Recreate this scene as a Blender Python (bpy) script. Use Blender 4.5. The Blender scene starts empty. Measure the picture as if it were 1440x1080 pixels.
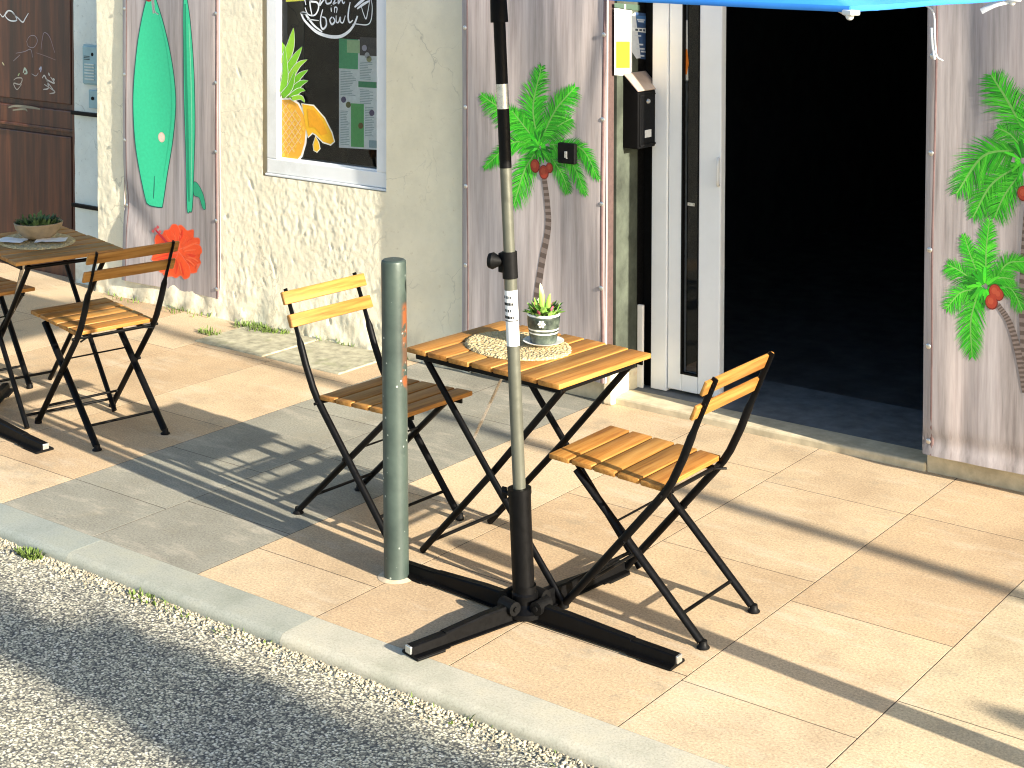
import bpy, bmesh, math, random
from mathutils import Vector, Matrix, noise
R = math.radians
random.seed(11)
sc = bpy.context.scene
COL = sc.collection

# ------------------------------------------------------------------ camera model
F_PX, CY, YAW, PIT, ROL = 2242.8116, -28.122, 0.6442, 0.0356, 0.0023
CAM = Vector((2.8022, -3.7987, 2.088))
_f = Vector((-math.sin(YAW)*math.cos(PIT), math.cos(YAW)*math.cos(PIT), -math.sin(PIT)))
_r0 = Vector((math.cos(YAW), math.sin(YAW), 0)); _u0 = _r0.cross(_f)
_r = _r0*math.cos(ROL) + _u0*math.sin(ROL); _u = -_r0*math.sin(ROL) + _u0*math.cos(ROL)
def on_plane(px, py, axis, val):
    """survey helper: the point of a world plane seen at a photo pixel (used to measure flat prints on their wall)"""
    d = _f + _r*((px-720)/F_PX) - _u*((py-CY)/F_PX)
    return CAM + d*((val-CAM[axis])/d[axis])

# ------------------------------------------------------------------ object helpers
def tag(o, label=None, cat=None, group=None, kind=None):
    if label: o['label'] = label
    if cat: o['category'] = cat
    if group: o['group'] = group
    if kind: o['kind'] = kind
    return o
def empty(name, loc=(0,0,0), rz=0, label=None, cat=None, group=None):
    o = bpy.data.objects.new(name, None); COL.objects.link(o)
    o.location = loc; o.rotation_euler = (0,0,rz); o.empty_display_size = .1
    return tag(o, label, cat, group)
def link(name, bm, m, parent=None, smooth=None, loc=None):
    me = bpy.data.meshes.new(name); bm.normal_update(); bm.to_mesh(me); bm.free()
    ms = m if isinstance(m, (list, tuple)) else [m]
    for x in ms: me.materials.append(x)
    if smooth is not None:
        for p in me.polygons: p.use_smooth = True
        if smooth < 180: me.set_sharp_from_angle(angle=R(smooth))
    o = bpy.data.objects.new(name, me); COL.objects.link(o)
    if loc: o.location = loc
    if parent: o.parent = parent
    return o
def copy_tree(o, parent=None):
    c = o.copy(); COL.objects.link(c); c.parent = parent
    for ch in list(o.children): copy_tree(ch, c)
    return c
def B(): return bmesh.new()
def box(bm, c, s, rot=None, bev=0.0, mi=0):
    M = Matrix.Translation(Vector(c)) @ (rot.to_4x4() if rot else Matrix.Identity(4)) @ Matrix.Diagonal((s[0], s[1], s[2], 1))
    vs = bmesh.ops.create_cube(bm, size=1, matrix=M)['verts']
    fs = set(f for v in vs for f in v.link_faces)
    for f in fs: f.material_index = mi
    if bev > 0:
        es = list(set(e for v in vs for e in v.link_edges))
        bmesh.ops.bevel(bm, geom=es, offset=bev, segments=2, profile=.5, affect='EDGES', clamp_overlap=True)
def bx(bm, lo, hi, bev=0.0, mi=0):
    box(bm, [(a+b)/2 for a, b in zip(lo, hi)], [abs(b-a) for a, b in zip(lo, hi)], None, bev, mi)
def sweep(bm, pts, rad, n=10, side=None, cap=True, mi=0):
    """tube along pts; rad = number, (ra, rb) or a list of those; side = direction of rb"""
    pts = [Vector(p) for p in pts]; k = len(pts)
    if not isinstance(rad, list): rad = [rad]*k
    rings = []
    prev = Vector(side).normalized() if side else None
    for i, p in enumerate(pts):
        t = (pts[min(i+1, k-1)] - pts[max(i-1, 0)]).normalized()
        if prev is None: prev = t.orthogonal().normalized()
        b = (prev - t*prev.dot(t)).normalized(); a = b.cross(t)
        if not side: prev = b
        ra, rb = rad[i] if isinstance(rad[i], tuple) else (rad[i], rad[i])
        rings.append([bm.verts.new(p + a*ra*math.cos(2*math.pi*j/n) + b*rb*math.sin(2*math.pi*j/n)) for j in range(n)])
    for i in range(k-1):
        for j in range(n):
            f = bm.faces.new((rings[i][j], rings[i][(j+1) % n], rings[i+1][(j+1) % n], rings[i+1][j])); f.material_index = mi
    if cap:
        f = bm.faces.new(rings[0][::-1]); f.material_index = mi
        f = bm.faces.new(rings[-1]); f.material_index = mi
def lathe(bm, prof, n=28, c=(0,0,0), mi=0):
    rings = []
    for r, z in prof:
        if r < 1e-6: rings.append([bm.verts.new((c[0], c[1], c[2]+z))])
        else: rings.append([bm.verts.new((c[0]+r*math.cos(2*math.pi*j/n), c[1]+r*math.sin(2*math.pi*j/n), c[2]+z)) for j in range(n)])
    for a, b in zip(rings, rings[1:]):
        for j in range(n):
            q = [a[j % len(a)], a[(j+1) % len(a)], b[(j+1) % len(b)], b[j % len(b)]]
            u = []
            for v in q:
                if v not in u: u.append(v)
            if len(u) > 2:
                f = bm.faces.new(u); f.material_index = mi
def smoothpath(ctrl, n=24):
    """Catmull-Rom through control points"""
    P = [Vector(c) for c in ctrl]; P = [P[0]*2-P[1]] + P + [P[-1]*2-P[-2]]
    out = []
    segs = len(P)-3
    for i in range(n+1):
        t = i/n*segs; s = min(int(t), segs-1); u = t-s
        a, b, c, d = P[s:s+4]
        out.append(.5*((2*b) + (c-a)*u + (2*a-5*b+4*c-d)*u*u + (3*b-a-3*c+d)*u**3))
    return out

# ------------------------------------------------------------------ materials
def newmat(name):
    m = bpy.data.materials.new(name); m.use_nodes = True
    nt = m.node_tree; b = nt.nodes['Principled BSDF']
    return m, nt, b
def N(nt, t, **k):
    n = nt.nodes.new(t)
    for a, v in k.items():
        if a in n.inputs: n.inputs[a].default_value = v
        else: setattr(n, a, v)
    return n
def ramp(nt, fac, stops):
    n = nt.nodes.new('ShaderNodeValToRGB'); e = n.color_ramp.elements
    while len(e) < len(stops): e.new(.5)
    for x, (p, c) in zip(e, stops): x.position = p; x.color = (*c, 1) if len(c) == 3 else c
    nt.links.new(fac, n.inputs[0]); return n.outputs[0]
def mix(nt, fac, a, b, mode='MIX'):
    n = nt.nodes.new('ShaderNodeMix'); n.data_type = 'RGBA'; n.blend_type = mode
    def put(s, v):
        if hasattr(v, 'is_output'): nt.links.new(v, s)
        elif isinstance(v, (int, float)): s.default_value = v
        else: s.default_value = (*v, 1)
    put(n.inputs[0], fac); put(n.inputs[6], a); put(n.inputs[7], b)
    return n.outputs[2]
def coords(nt, scale=(1,1,1), kind='Object'):
    t = nt.nodes.new('ShaderNodeTexCoord'); m = nt.nodes.new('ShaderNodeMapping'); m.inputs['Scale'].default_value = scale
    nt.links.new(t.outputs[kind], m.inputs[0]); return m.outputs[0]
def noi(nt, vec, scale, detail=4, rough=.6):
    n = N(nt, 'ShaderNodeTexNoise', Scale=scale, Detail=detail, Roughness=rough); nt.links.new(vec, n.inputs['Vector']); return n.outputs['Fac']
def vor(nt, vec, scale, out='Distance', feature='F1'):
    n = N(nt, 'ShaderNodeTexVoronoi', Scale=scale); n.feature = feature; nt.links.new(vec, n.inputs['Vector']); return n.outputs[out]
def bump(nt, b, h, strength, dist):
    n = N(nt, 'ShaderNodeBump', Strength=strength, Distance=dist); nt.links.new(h, n.inputs['Height'])
    prev = b.inputs['Normal'].links
    if prev: nt.links.new(prev[0].from_socket, n.inputs['Normal'])
    nt.links.new(n.outputs[0], b.inputs['Normal'])
def plain(name, col, rough=.5, metal=0., var=.18, scale=30, bmp=0., spec=.5, dirt=None):
    m, nt, b = newmat(name); v = coords(nt)
    f = noi(nt, v, scale, 6)
    lo = tuple(c*(1-var) for c in col); hi = tuple(min(1, c*(1+var)) for c in col)
    c = ramp(nt, f, [(.3, lo), (.7, hi)])
    if dirt:
        d = noi(nt, v, scale*.23, 8, .7); dm = ramp(nt, d, [(.55, (0,0,0)), (.72, (1,1,1))]); c = mix(nt, dm, c, dirt)
    nt.links.new(c, b.inputs['Base Color'])
    rr = ramp(nt, noi(nt, v, scale*2.1, 4), [(.3, (rough*.8,)*3), (.7, (min(1, rough*1.2),)*3)]); nt.links.new(rr, b.inputs['Roughness'])
    b.inputs['Metallic'].default_value = metal; b.inputs['Specular IOR Level'].default_value = spec
    if bmp: bump(nt, b, noi(nt, v, scale*3, 6), bmp, .002)
    return m
def print_mat(name, rough=.55):
    """ink colour stored per face, with a little mottling of the print"""
    m, nt, b = newmat(name); a = N(nt, 'ShaderNodeAttribute', attribute_name='ink')
    f = noi(nt, coords(nt), 60, 5); c = mix(nt, .22, a.outputs['Color'], ramp(nt, f, [(.3, (.45,)*3), (.7, (1,)*3)]), 'MULTIPLY')
    nt.links.new(c, b.inputs['Base Color']); b.inputs['Roughness'].default_value = rough; b.inputs['Specular IOR Level'].default_value = .3
    return m
def wood(name, c1, c2, c3, axis='Y'):
    m, nt, b = newmat(name)
    sc_ = {'Y': (60, 3, 60), 'X': (3, 60, 60), 'Z': (60, 60, 2.5)}[axis]
    v = coords(nt, sc_); g = N(nt, 'ShaderNodeNewGeometry')
    add = N(nt, 'ShaderNodeVectorMath', operation='ADD'); sclr = N(nt, 'ShaderNodeVectorMath', operation='SCALE'); sclr.inputs['Scale'].default_value = 1
    comb = N(nt, 'ShaderNodeCombineXYZ'); mul = N(nt, 'ShaderNodeMath', operation='MULTIPLY'); mul.inputs[1].default_value = 37
    nt.links.new(g.outputs['Random Per Island'], mul.inputs[0])
    for i in range(3): nt.links.new(mul.outputs[0], comb.inputs[i])
    nt.links.new(v, add.inputs[0]); nt.links.new(comb.outputs[0], add.inputs[1])
    f = noi(nt, add.outputs[0], 1.0, 8, .65)
    c = ramp(nt, f, [(.28, c1), (.5, c2), (.72, c3)])
    tint = ramp(nt, g.outputs['Random Per Island'], [(0, (.62, .57, .52)), (.35, (1, 1, 1)), (.7, (.95, .80, .68)), (1, (1.08, 1.06, 1.02))])
    c = mix(nt, .8, c, tint, 'MULTIPLY')
    nt.links.new(c, b.inputs['Base Color']); b.inputs['Roughness'].default_value = .5; b.inputs['Specular IOR Level'].default_value = .25
    bump(nt, b, f, .25, .001)
    return m
M = {}
M['slat'] = wood('oiled_acacia', (.17, .066, .014), (.35, .168, .038), (.47, .255, .072), 'Y')
M['black'] = plain('black_painted_steel', (.0022, .0022, .0024), .45, 0, .3, 40, .1, .12)
M['blackmatte'] = plain('black_plastic', (.004, .004, .004), .55, 0, .3, 50, .15, .12)
M['olive'] = plain('olive_grey_tube', (.095, .098, .075), .38, .25, .12, 20, .05)
M['silver'] = plain('brushed_steel', (.55, .55, .53), .3, .85, .15, 60)
M['white'] = plain('white_plastic', (.62, .63, .62), .4, 0, .05, 8, .05)
M['pvc'] = plain('white_pvc', (.78, .80, .80), .35, 0, .04, 5, .0, .5, (.62, .63, .6))
M['glassdark'] = None
M['paper'] = plain('paper', (.82, .80, .74), .8, 0, .05, 20)
M['grass'] = plain('grass_blade', (.10, .155, .025), .7, 0, .4, 40)
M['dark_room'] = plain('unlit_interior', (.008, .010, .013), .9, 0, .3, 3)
M['print'] = print_mat('printed_ink')

def bollard_mat():
    m, nt, b = newmat('weathered_green_paint'); v = coords(nt)
    base = ramp(nt, noi(nt, v, 9, 6), [(.3, (.026, .040, .034)), (.7, (.058, .082, .068))])
    chips = ramp(nt, vor(nt, v, 38), [(.10, (1,1,1)), (.16, (0,0,0))])
    chipmask = ramp(nt, noi(nt, v, 7, 3), [(.45, (0,0,0)), (.56, (1,1,1))])
    k = mix(nt, 1, chips, chipmask, 'MULTIPLY')
    c = mix(nt, k, base, (.36, .40, .35))
    # worn orange rust patches on the side turned to the tables
    g = N(nt, 'ShaderNodeTexCoord'); s = N(nt, 'ShaderNodeSeparateXYZ'); nt.links.new(g.outputs['Object'], s.inputs[0])
    zz = ramp(nt, s.outputs['Z'], [(.0, (0,0,0)), (.60, (0,0,0)), (.63, (1,1,1)), (.70, (.4,)*3), (.73, (.3,)*3), (.79, (1,1,1)), (.87, (1,1,1)), (.89, (0,0,0))])
    dt = N(nt, 'ShaderNodeVectorMath', operation='DOT_PRODUCT'); dt.inputs[1].default_value = (.8, .6, 0); nt.links.new(g.outputs['Object'], dt.inputs[0])
    xx = ramp(nt, dt.outputs['Value'], [(.018, (0,0,0)), (.024, (1,1,1))])
    rn = ramp(nt, noi(nt, v, 24, 6), [(.42, (0,0,0)), (.5, (1,1,1))])
    k2 = mix(nt, 1, mix(nt, 1, zz, xx, 'MULTIPLY'), rn, 'MULTIPLY')
    c = mix(nt, k2, c, (.20, .062, .018))
    nt.links.new(c, b.inputs['Base Color']); b.inputs['Roughness'].default_value = .42; b.inputs['Metallic'].default_value = .15
    bump(nt, b, noi(nt, v, 60, 5), .15, .002); return m
M['bollard'] = bollard_mat()

def paving_mat():
    m, nt, b = newmat('granite_paving'); v = coords(nt); a = N(nt, 'ShaderNodeAttribute', attribute_name='ink')
    sp = noi(nt, v, 130, 5, .8); f1 = ramp(nt, sp, [(.27, (.20, .18, .16)), (.43, (.80, .78, .76)), (.57, (1.1, 1.08, 1.05)), (.73, (1.6, 1.55, 1.5))])
    c = mix(nt, .9, a.outputs['Color'], f1, 'MULTIPLY')
    big = noi(nt, v, 2.3, 7, .62); c = mix(nt, .8, c, ramp(nt, big, [(.32, (.74, .72, .70)), (.52, (1, 1, 1)), (.7, (1.1, 1.08, 1.04))]), 'MULTIPLY')
    st = ramp(nt, noi(nt, v, 5, 9, .75), [(.54, (0,0,0)), (.72, (.62,)*3)]); c = mix(nt, st, c, (.25, .225, .16)); s3 = ramp(nt, noi(nt, coords(nt, (1.3, 4, 1)), 1.6, 9, .75), [(.52, (0,0,0)), (.70, (.45,)*3)]); c = mix(nt, s3, c, (.60, .52, .40))
    spot = ramp(nt, vor(nt, v, 9), [(.028, (1,1,1)), (.04, (0,0,0))]); c = mix(nt, mix(nt, 1, spot, (.35,)*3, 'MULTIPLY'), c, (.12, .11, .10))
    nt.links.new(c, b.inputs['Base Color']); b.inputs['Roughness'].default_value = .78; b.inputs['Specular IOR Level'].default_value = .3
    bump(nt, b, sp, .25, .0015); bump(nt, b, big, .15, .006)
    return m
M['paving'] = paving_mat()
def road_mat():
    m, nt, b = newmat('worn_asphalt'); v = coords(nt)
    w = N(nt, 'ShaderNodeVectorMath', operation='ADD'); ns = N(nt, 'ShaderNodeTexNoise', Scale=60.0, Detail=3.0); nt.links.new(v, ns.inputs['Vector'])
    ss = N(nt, 'ShaderNodeVectorMath', operation='SCALE'); ss.inputs['Scale'].default_value = .008
    nt.links.new(ns.outputs['Color'], ss.inputs[0]); nt.links.new(v, w.inputs[0]); nt.links.new(ss.outputs[0], w.inputs[1])
    d = vor(nt, w.outputs[0], 140); cc = vor(nt, w.outputs[0], 140, 'Color')
    sep = N(nt, 'ShaderNodeSeparateColor'); nt.links.new(cc, sep.inputs[0])
    stone = ramp(nt, sep.outputs[0], [(0, (.15, .147, .125)), (.3, (.33, .312, .24)), (.6, (.53, .495, .37)), (.9, (.72, .68, .52)), (1, (.84, .80, .68))])
    edge = ramp(nt, d, [(.42, (1,1,1)), (.72, (0,0,0))])
    c = mix(nt, edge, (.085, .085, .08), stone)
    wear = ramp(nt, noi(nt, v, 1.1, 6, .6), [(.35, (.80, .81, .83)), (.6, (1.08, 1.06, 1.0))]); c = mix(nt, .9, c, wear, 'MULTIPLY')
    nt.links.new(c, b.inputs['Base Color']); b.inputs['Roughness'].default_value = .85; b.inputs['Specular IOR Level'].default_value = .15
    inv = ramp(nt, d, [(.0, (1,1,1)), (.7, (0,0,0))]); bump(nt, b, inv, .3, .003)
    return m
M['road'] = road_mat()
def kerb_mat():
    m, nt, b = newmat('granite_kerb'); v = coords(nt); a = N(nt, 'ShaderNodeAttribute', attribute_name='ink')
    f = noi(nt, v, 3.0, 8, .65); c = mix(nt, .8, a.outputs['Color'], ramp(nt, f, [(.33, (.70, .74, .70)), (.5, (1,1,1)), (.68, (1.15, 1.1, 1.0))]), 'MULTIPLY')
    sp = noi(nt, v, 150, 3, .7); c = mix(nt, .6, c, ramp(nt, sp, [(.3, (.6,)*3), (.5, (1,)*3), (.75, (1.25,)*3)]), 'MULTIPLY')
    nt.links.new(c, b.inputs['Base Color']); b.inputs['Roughness'].default_value = .7
    bump(nt, b, f, .3, .01); bump(nt, b, sp, .2, .002); return m
M['kerb'] = kerb_mat()
def plaster_mat(name, base, grime):
    m, nt, b = newmat(name); v = coords(nt)
    f = noi(nt, v, 4, 8, .65); c = ramp(nt, f, [(.3, tuple(x*.86 for x in base)), (.6, base)])
    sp = ramp(nt, noi(nt, v, 34, 6, .7), [(.60, (0,0,0)), (.74, (.7,)*3)]); c = mix(nt, sp, c, grime)
    s = N(nt, 'ShaderNodeTexCoord'); z = N(nt, 'ShaderNodeSeparateXYZ'); nt.links.new(s.outputs['Object'], z.inputs[0])
    low = ramp(nt, z.outputs['Z'], [(.0, (.85,)*3), (.16, (0,0,0))]); lm = mix(nt, 1, low, ramp(nt, noi(nt, v, 11, 6), [(.4, (0,0,0)), (.6, (1,1,1))]), 'MULTIPLY')
    c = mix(nt, lm, c, (.36, .32, .22))
    nt.links.new(c, b.inputs['Base Color']); b.inputs['Roughness'].default_value = .85; b.inputs['Specular IOR Level'].default_value = .2
    ns = N(nt, 'ShaderNodeTexNoise', Scale=3.0, Detail=5.0); nt.links.new(v, ns.inputs['Vector'])
    ad = N(nt, 'ShaderNodeVectorMath', operation='ADD'); sv = N(nt, 'ShaderNodeVectorMath', operation='SCALE'); sv.inputs['Scale'].default_value = .45
    nt.links.new(ns.outputs['Color'], sv.inputs[0]); nt.links.new(v, ad.inputs[0]); nt.links.new(sv.outputs[0], ad.inputs[1])
    ck = ramp(nt, vor(nt, ad.outputs[0], 3.4, 'Distance', 'DISTANCE_TO_EDGE'), [(.0, (1,1,1)), (.012, (0,0,0))])
    ckm = mix(nt, 1, ck, ramp(nt, noi(nt, v, 2.4, 4), [(.48, (0,0,0)), (.62, (.55,)*3)]), 'MULTIPLY')
    c = mix(nt, ckm, c, tuple(x*.42 for x in base))
    nt.links.new(c, b.inputs['Base Color'])
    bump(nt, b, noi(nt, v, 26, 9, .75), .5, .006)
    return m
M['plaster'] = plaster_mat('cream_render', (.87, .80, .60), (.60, .50, .32))
M['recess'] = plaster_mat('grey_render', (.66, .72, .68), (.28, .31, .28))
M['concrete'] = plain('stained_concrete', (.058, .068, .05), .85, 0, .45, 9, .3, .3, (.03, .036, .026))
M['stone'] = plain('threshold_stone', (.50, .43, .29), .8, 0, .25, 14, .3, .3, (.33, .28, .18))
M['cover'] = plain('mossy_concrete', (.33, .31, .22), .9, 0, .35, 22, .4, .2, (.20, .22, .10))
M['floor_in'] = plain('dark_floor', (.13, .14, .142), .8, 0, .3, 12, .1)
def banner_mat():
    m, nt, b = newmat('printed_plank_banner'); v = coords(nt, (22, 22, 1.1))
    f = noi(nt, v, 1.0, 9, .68)
    c = ramp(nt, f, [(.26, (.18, .163, .156)), (.42, (.325, .298, .286)), (.58, (.44, .400, .385)), (.75, (.56, .515, .495))])
    f2 = noi(nt, coords(nt, (60, 60, 2.2)), 1.0, 6, .6); c = mix(nt, .55, c, ramp(nt, f2, [(.32, (.66, .62, .62)), (.5, (1,1,1))]), 'MULTIPLY')
    f3 = noi(nt, coords(nt, (5, 5, .5)), 1.0, 3); c = mix(nt, .6, c, ramp(nt, f3, [(.35, (.84, .84, .88)), (.65, (1.08, 1.0, .98))]), 'MULTIPLY')
    nt.links.new(c, b.inputs['Base Color']); b.inputs['Roughness'].default_value = .5; b.inputs['Specular IOR Level'].default_value = .35
    return m
M['banner'] = banner_mat()
def door_mat():
    m, nt, b = newmat('old_varnished_door'); v = coords(nt, (14, 14, 1.0))
    f = noi(nt, v, 1.0, 8, .65); c = ramp(nt, f, [(.28, (.010, .0035, .0028)), (.5, (.052, .015, .008)), (.72, (.135, .042, .015))])
    nt.links.new(c, b.inputs['Base Color']); b.inputs['Roughness'].default_value = .45; bump(nt, b, f, .3, .003); return m
M['door'] = door_mat()
def canopy_mat():
    m, nt, b = newmat('blue_polyester'); v = coords(nt)
    f = noi(nt, v, 3, 5); c = ramp(nt, f, [(.3, (.014, .17, .60)), (.7, (.035, .27, .76))])
    nt.links.new(c, b.inputs['Base Color']); b.inputs['Roughness'].default_value = .6
    tr = N(nt, 'ShaderNodeBsdfTranslucent'); nt.links.new(c, tr.inputs['Color'])
    mx = N(nt, 'ShaderNodeMixShader'); mx.inputs[0].default_value = .16
    out = nt.nodes['Material Output']
    nt.links.new(b.outputs[0], mx.inputs[1]); nt.links.new(tr.outputs[0], mx.inputs[2]); nt.links.new(mx.outputs[0], out.inputs[0])
    wv = N(nt, 'ShaderNodeTexWave', Scale=260.0); nt.links.new(v, wv.inputs['Vector']); bump(nt, b, wv.outputs['Fac'], .15, .001)
    return m
M['canopy'] = canopy_mat()
def mat_mat():
    m, nt, b = newmat('woven_jute'); v = coords(nt)
    d = vor(nt, v, 95); f = noi(nt, v, 45, 4)
    c = ramp(nt, d, [(.1, (.66, .54, .31)), (.6, (.47, .36, .18))]); c = mix(nt, .5, c, ramp(nt, f, [(.3, (.7, .66, .6)), (.7, (1.1, 1.1, 1.0))]), 'MULTIPLY')
    nt.links.new(c, b.inputs['Base Color']); b.inputs['Roughness'].default_value = .9; bump(nt, b, ramp(nt, d, [(0, (1,1,1)), (.7, (0,0,0))]), .8, .006); return m
M['jute'] = mat_mat()
def glass_mat():
    m, nt, b = newmat('window_glass')
    b.inputs['Base Color'].default_value = (.9, .93, .92, 1); b.inputs['Roughness'].default_value = .02
    tr = N(nt, 'ShaderNodeBsdfTransparent'); gl = N(nt, 'ShaderNodeBsdfGlossy'); gl.inputs['Roughness'].default_value = .03
    fr = N(nt, 'ShaderNodeFresnel', IOR=1.5); mx = N(nt, 'ShaderNodeMixShader')
    nt.links.new(fr.outputs[0], mx.inputs[0]); nt.links.new(tr.outputs[0], mx.inputs[1]); nt.links.new(gl.outputs[0], mx.inputs[2])
    nt.links.new(mx.outputs[0], nt.nodes['Material Output'].inputs[0]); nt.nodes.remove(b); return m
M['glass'] = glass_mat()

def ink_layer(bm): return bm.loops.layers.float_color.get('ink') or bm.loops.layers.float_color.new('ink')
def paint(bm, faces, col):
    L = ink_layer(bm)
    for f in faces:
        for l in f.loops: l[L] = (*col, 1)

# ================================================================== GROUND
YK, YO, YF = -.3706, -.522, 1.9726
ROAD_Z = -.034
bm = B(); bx(bm, (-400, -400, ROAD_Z-.4), (400, YO+.02, ROAD_Z)); tag(link('road', bm, M['road']), kind='structure')
bm = B(); bx(bm, (-400, YO+.02, -.5), (400, 400, -.0004)); tag(link('ground', bm, plain('mortar_bed', (.035, .024, .014), .95, 0, .3, 30)), kind='structure')

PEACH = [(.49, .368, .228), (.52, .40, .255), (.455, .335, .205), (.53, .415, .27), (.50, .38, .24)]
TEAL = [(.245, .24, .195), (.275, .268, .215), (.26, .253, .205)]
bm = B(); ink_layer(bm)
cols = [-9.0 + i*.53 for i in range(13)] + [-2.06, -1.548, -1.03, -.506, .012, .578, 1.10, 1.62]
cols = sorted(set(round(c, 3) for c in cols if c < -2.4 or c > -2.2)) + [1.62 + .53*i for i in range(1, 16)]
joints = {.012: [-.02, .77, 1.5], .578: [-.05, .60, 1.51], 1.10: [-.3, .2, 1.05, 1.52], -.506: [.18, .95, 1.6], -1.03: [-.1, .6, 1.3], -1.548: [.05, .7, 1.45], -2.06: [-.05, .42, 1.1, 1.6]}
rs = random.Random(5)
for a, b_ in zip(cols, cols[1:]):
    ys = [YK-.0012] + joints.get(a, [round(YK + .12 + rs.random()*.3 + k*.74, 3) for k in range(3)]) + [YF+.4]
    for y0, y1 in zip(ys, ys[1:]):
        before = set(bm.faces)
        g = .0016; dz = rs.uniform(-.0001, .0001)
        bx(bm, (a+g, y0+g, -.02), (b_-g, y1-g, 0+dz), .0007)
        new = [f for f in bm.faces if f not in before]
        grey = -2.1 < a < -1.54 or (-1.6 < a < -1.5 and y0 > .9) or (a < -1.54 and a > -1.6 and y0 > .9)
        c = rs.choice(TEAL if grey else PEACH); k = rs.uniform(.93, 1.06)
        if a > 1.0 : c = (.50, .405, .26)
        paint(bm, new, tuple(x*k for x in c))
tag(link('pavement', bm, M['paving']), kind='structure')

# kerb stones
bm = B(); ink_layer(bm)
xs = [-9 + 1.0*i for i in range(7)] + [-2.35, -1.5, -.507, .9, 1.45, 2.4, 3.4, 4.4, 5.4, 6.4, 7.4, 8.4]
kc = {-2.35: (.255, .275, .24), -3: (.24, .29, .27), -1.5: (.30, .305, .25), -.507: (.41, .385, .30), .9: (.35, .35, .285), 1.45: (.37, .38, .31)}
for a, b_ in zip(xs, xs[1:]):
    before = set(bm.faces); bx(bm, (a+.001, YO, -.3), (b_-.0005, YK-.0015, .0006))
    es = [e for e in bm.edges if not any(f in before for f in e.link_faces) and all(abs(v.co.y-YO) < 1e-6 and v.co.z > -.01 for v in e.verts)]
    bmesh.ops.bevel(bm, geom=es, offset=.026, segments=5, profile=.5, affect='EDGES')
    paint(bm, [f for f in bm.faces if f not in before], kc.get(a, (.38, .38, .30)))
tag(link('kerb', bm, M['kerb'], smooth=40), kind='structure')

# loose grit and weeds where the road meets the kerb
bm = B(); rs = random.Random(3)
for i in range(3200):
    x = rs.uniform(-2.6, 1.2); y = YO - abs(rs.gauss(0, .035)) + .006; s = rs.uniform(.002, .0075)
    Mx = Matrix.Translation((x, y, ROAD_Z + s*.3)) @ Matrix.Rotation(rs.uniform(0, 6), 4, 'Z') @ Matrix.Rotation(rs.uniform(0, 6), 4, 'X') @ Matrix.Diagonal((s, s*.7, s*.6, 1))
    bmesh.ops.create_icosphere(bm, subdivisions=1, radius=1, matrix=Mx)
tag(link('gutter_grit', bm, plain('grit', (.34, .30, .21), .9, 0, .6, 25)), kind='stuff')
def weeds(name, spots, hmax, seed):
    rs = random.Random(seed); bm = B()
    for (x, y, z, n, rad) in spots:
        for i in range(n):
            a = rs.uniform(0, 6.28); r = rad*math.sqrt(rs.random()); h = hmax*rs.uniform(.4, 1); w = rs.uniform(.0015, .004)
            p = Vector((x + r*1.6*math.cos(a), y + r*.6*math.sin(a), z)); d = Vector((math.cos(a+rs.uniform(-1, 1)), math.sin(a+rs.uniform(-1, 1)), 0))*h*rs.uniform(.2, .9); s = Vector((-d.y, d.x, 0)).normalized()*w
            v = [bm.verts.new(q) for q in (p-s, p+s, p+d*.5+s*.8+Vector((0,0,h*.7)), p+d*.5-s*.8+Vector((0,0,h*.7)), p+d+Vector((0,0,h)))]
            bm.faces.new(v[:4]); bm.faces.new((v[3], v[2], v[4]))
    return tag(link(name, bm, M['grass']), kind='stuff')
g0 = on_plane(52, 778, 2, ROAD_Z); g1 = on_plane(190, 848, 2, ROAD_Z); g2 = on_plane(365, 467, 2, 0); g3 = on_plane(330, 470, 2, 0)
weeds('kerb_weeds', [(g0.x, YO-.03, ROAD_Z, 200, .04), (g1.x, YO-.025, ROAD_Z, 40, .04), (g1.x+.16, YO-.012, ROAD_Z, 30, .07), (-.62, YO-.012, ROAD_Z, 24, .10), (.1, YO-.012, ROAD_Z, 22, .12), (.6, YO-.012, ROAD_Z, 22, .12)], .022, 4)
weeds('wall_weeds', [(g2.x, 1.93, 0, 260, .10), (g3.x, 1.90, 0, 120, .09), (-2.6, 1.955, 0, 60, .08), (-2.2, 1.96, 0, 50, .06), (-3.7, 1.95, 0, 90, .14), (-4.2, 1.95, 0, 60, .12), (-3.25, 1.70, 0, 60, .05)], .035, 8)

# old concrete utility cover set in the pavement
bm = B()
for (x0, x1) in ((-3.2, -2.72), (-2.70, -2.22)):
    bx(bm, (x0, 1.56, -.02), (x1, 1.955, .007), .006)
tag(link('utility_cover', bm, M['cover']), 'mossy concrete utility cover let into the pavement below the shop window', 'utility cover')

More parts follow.
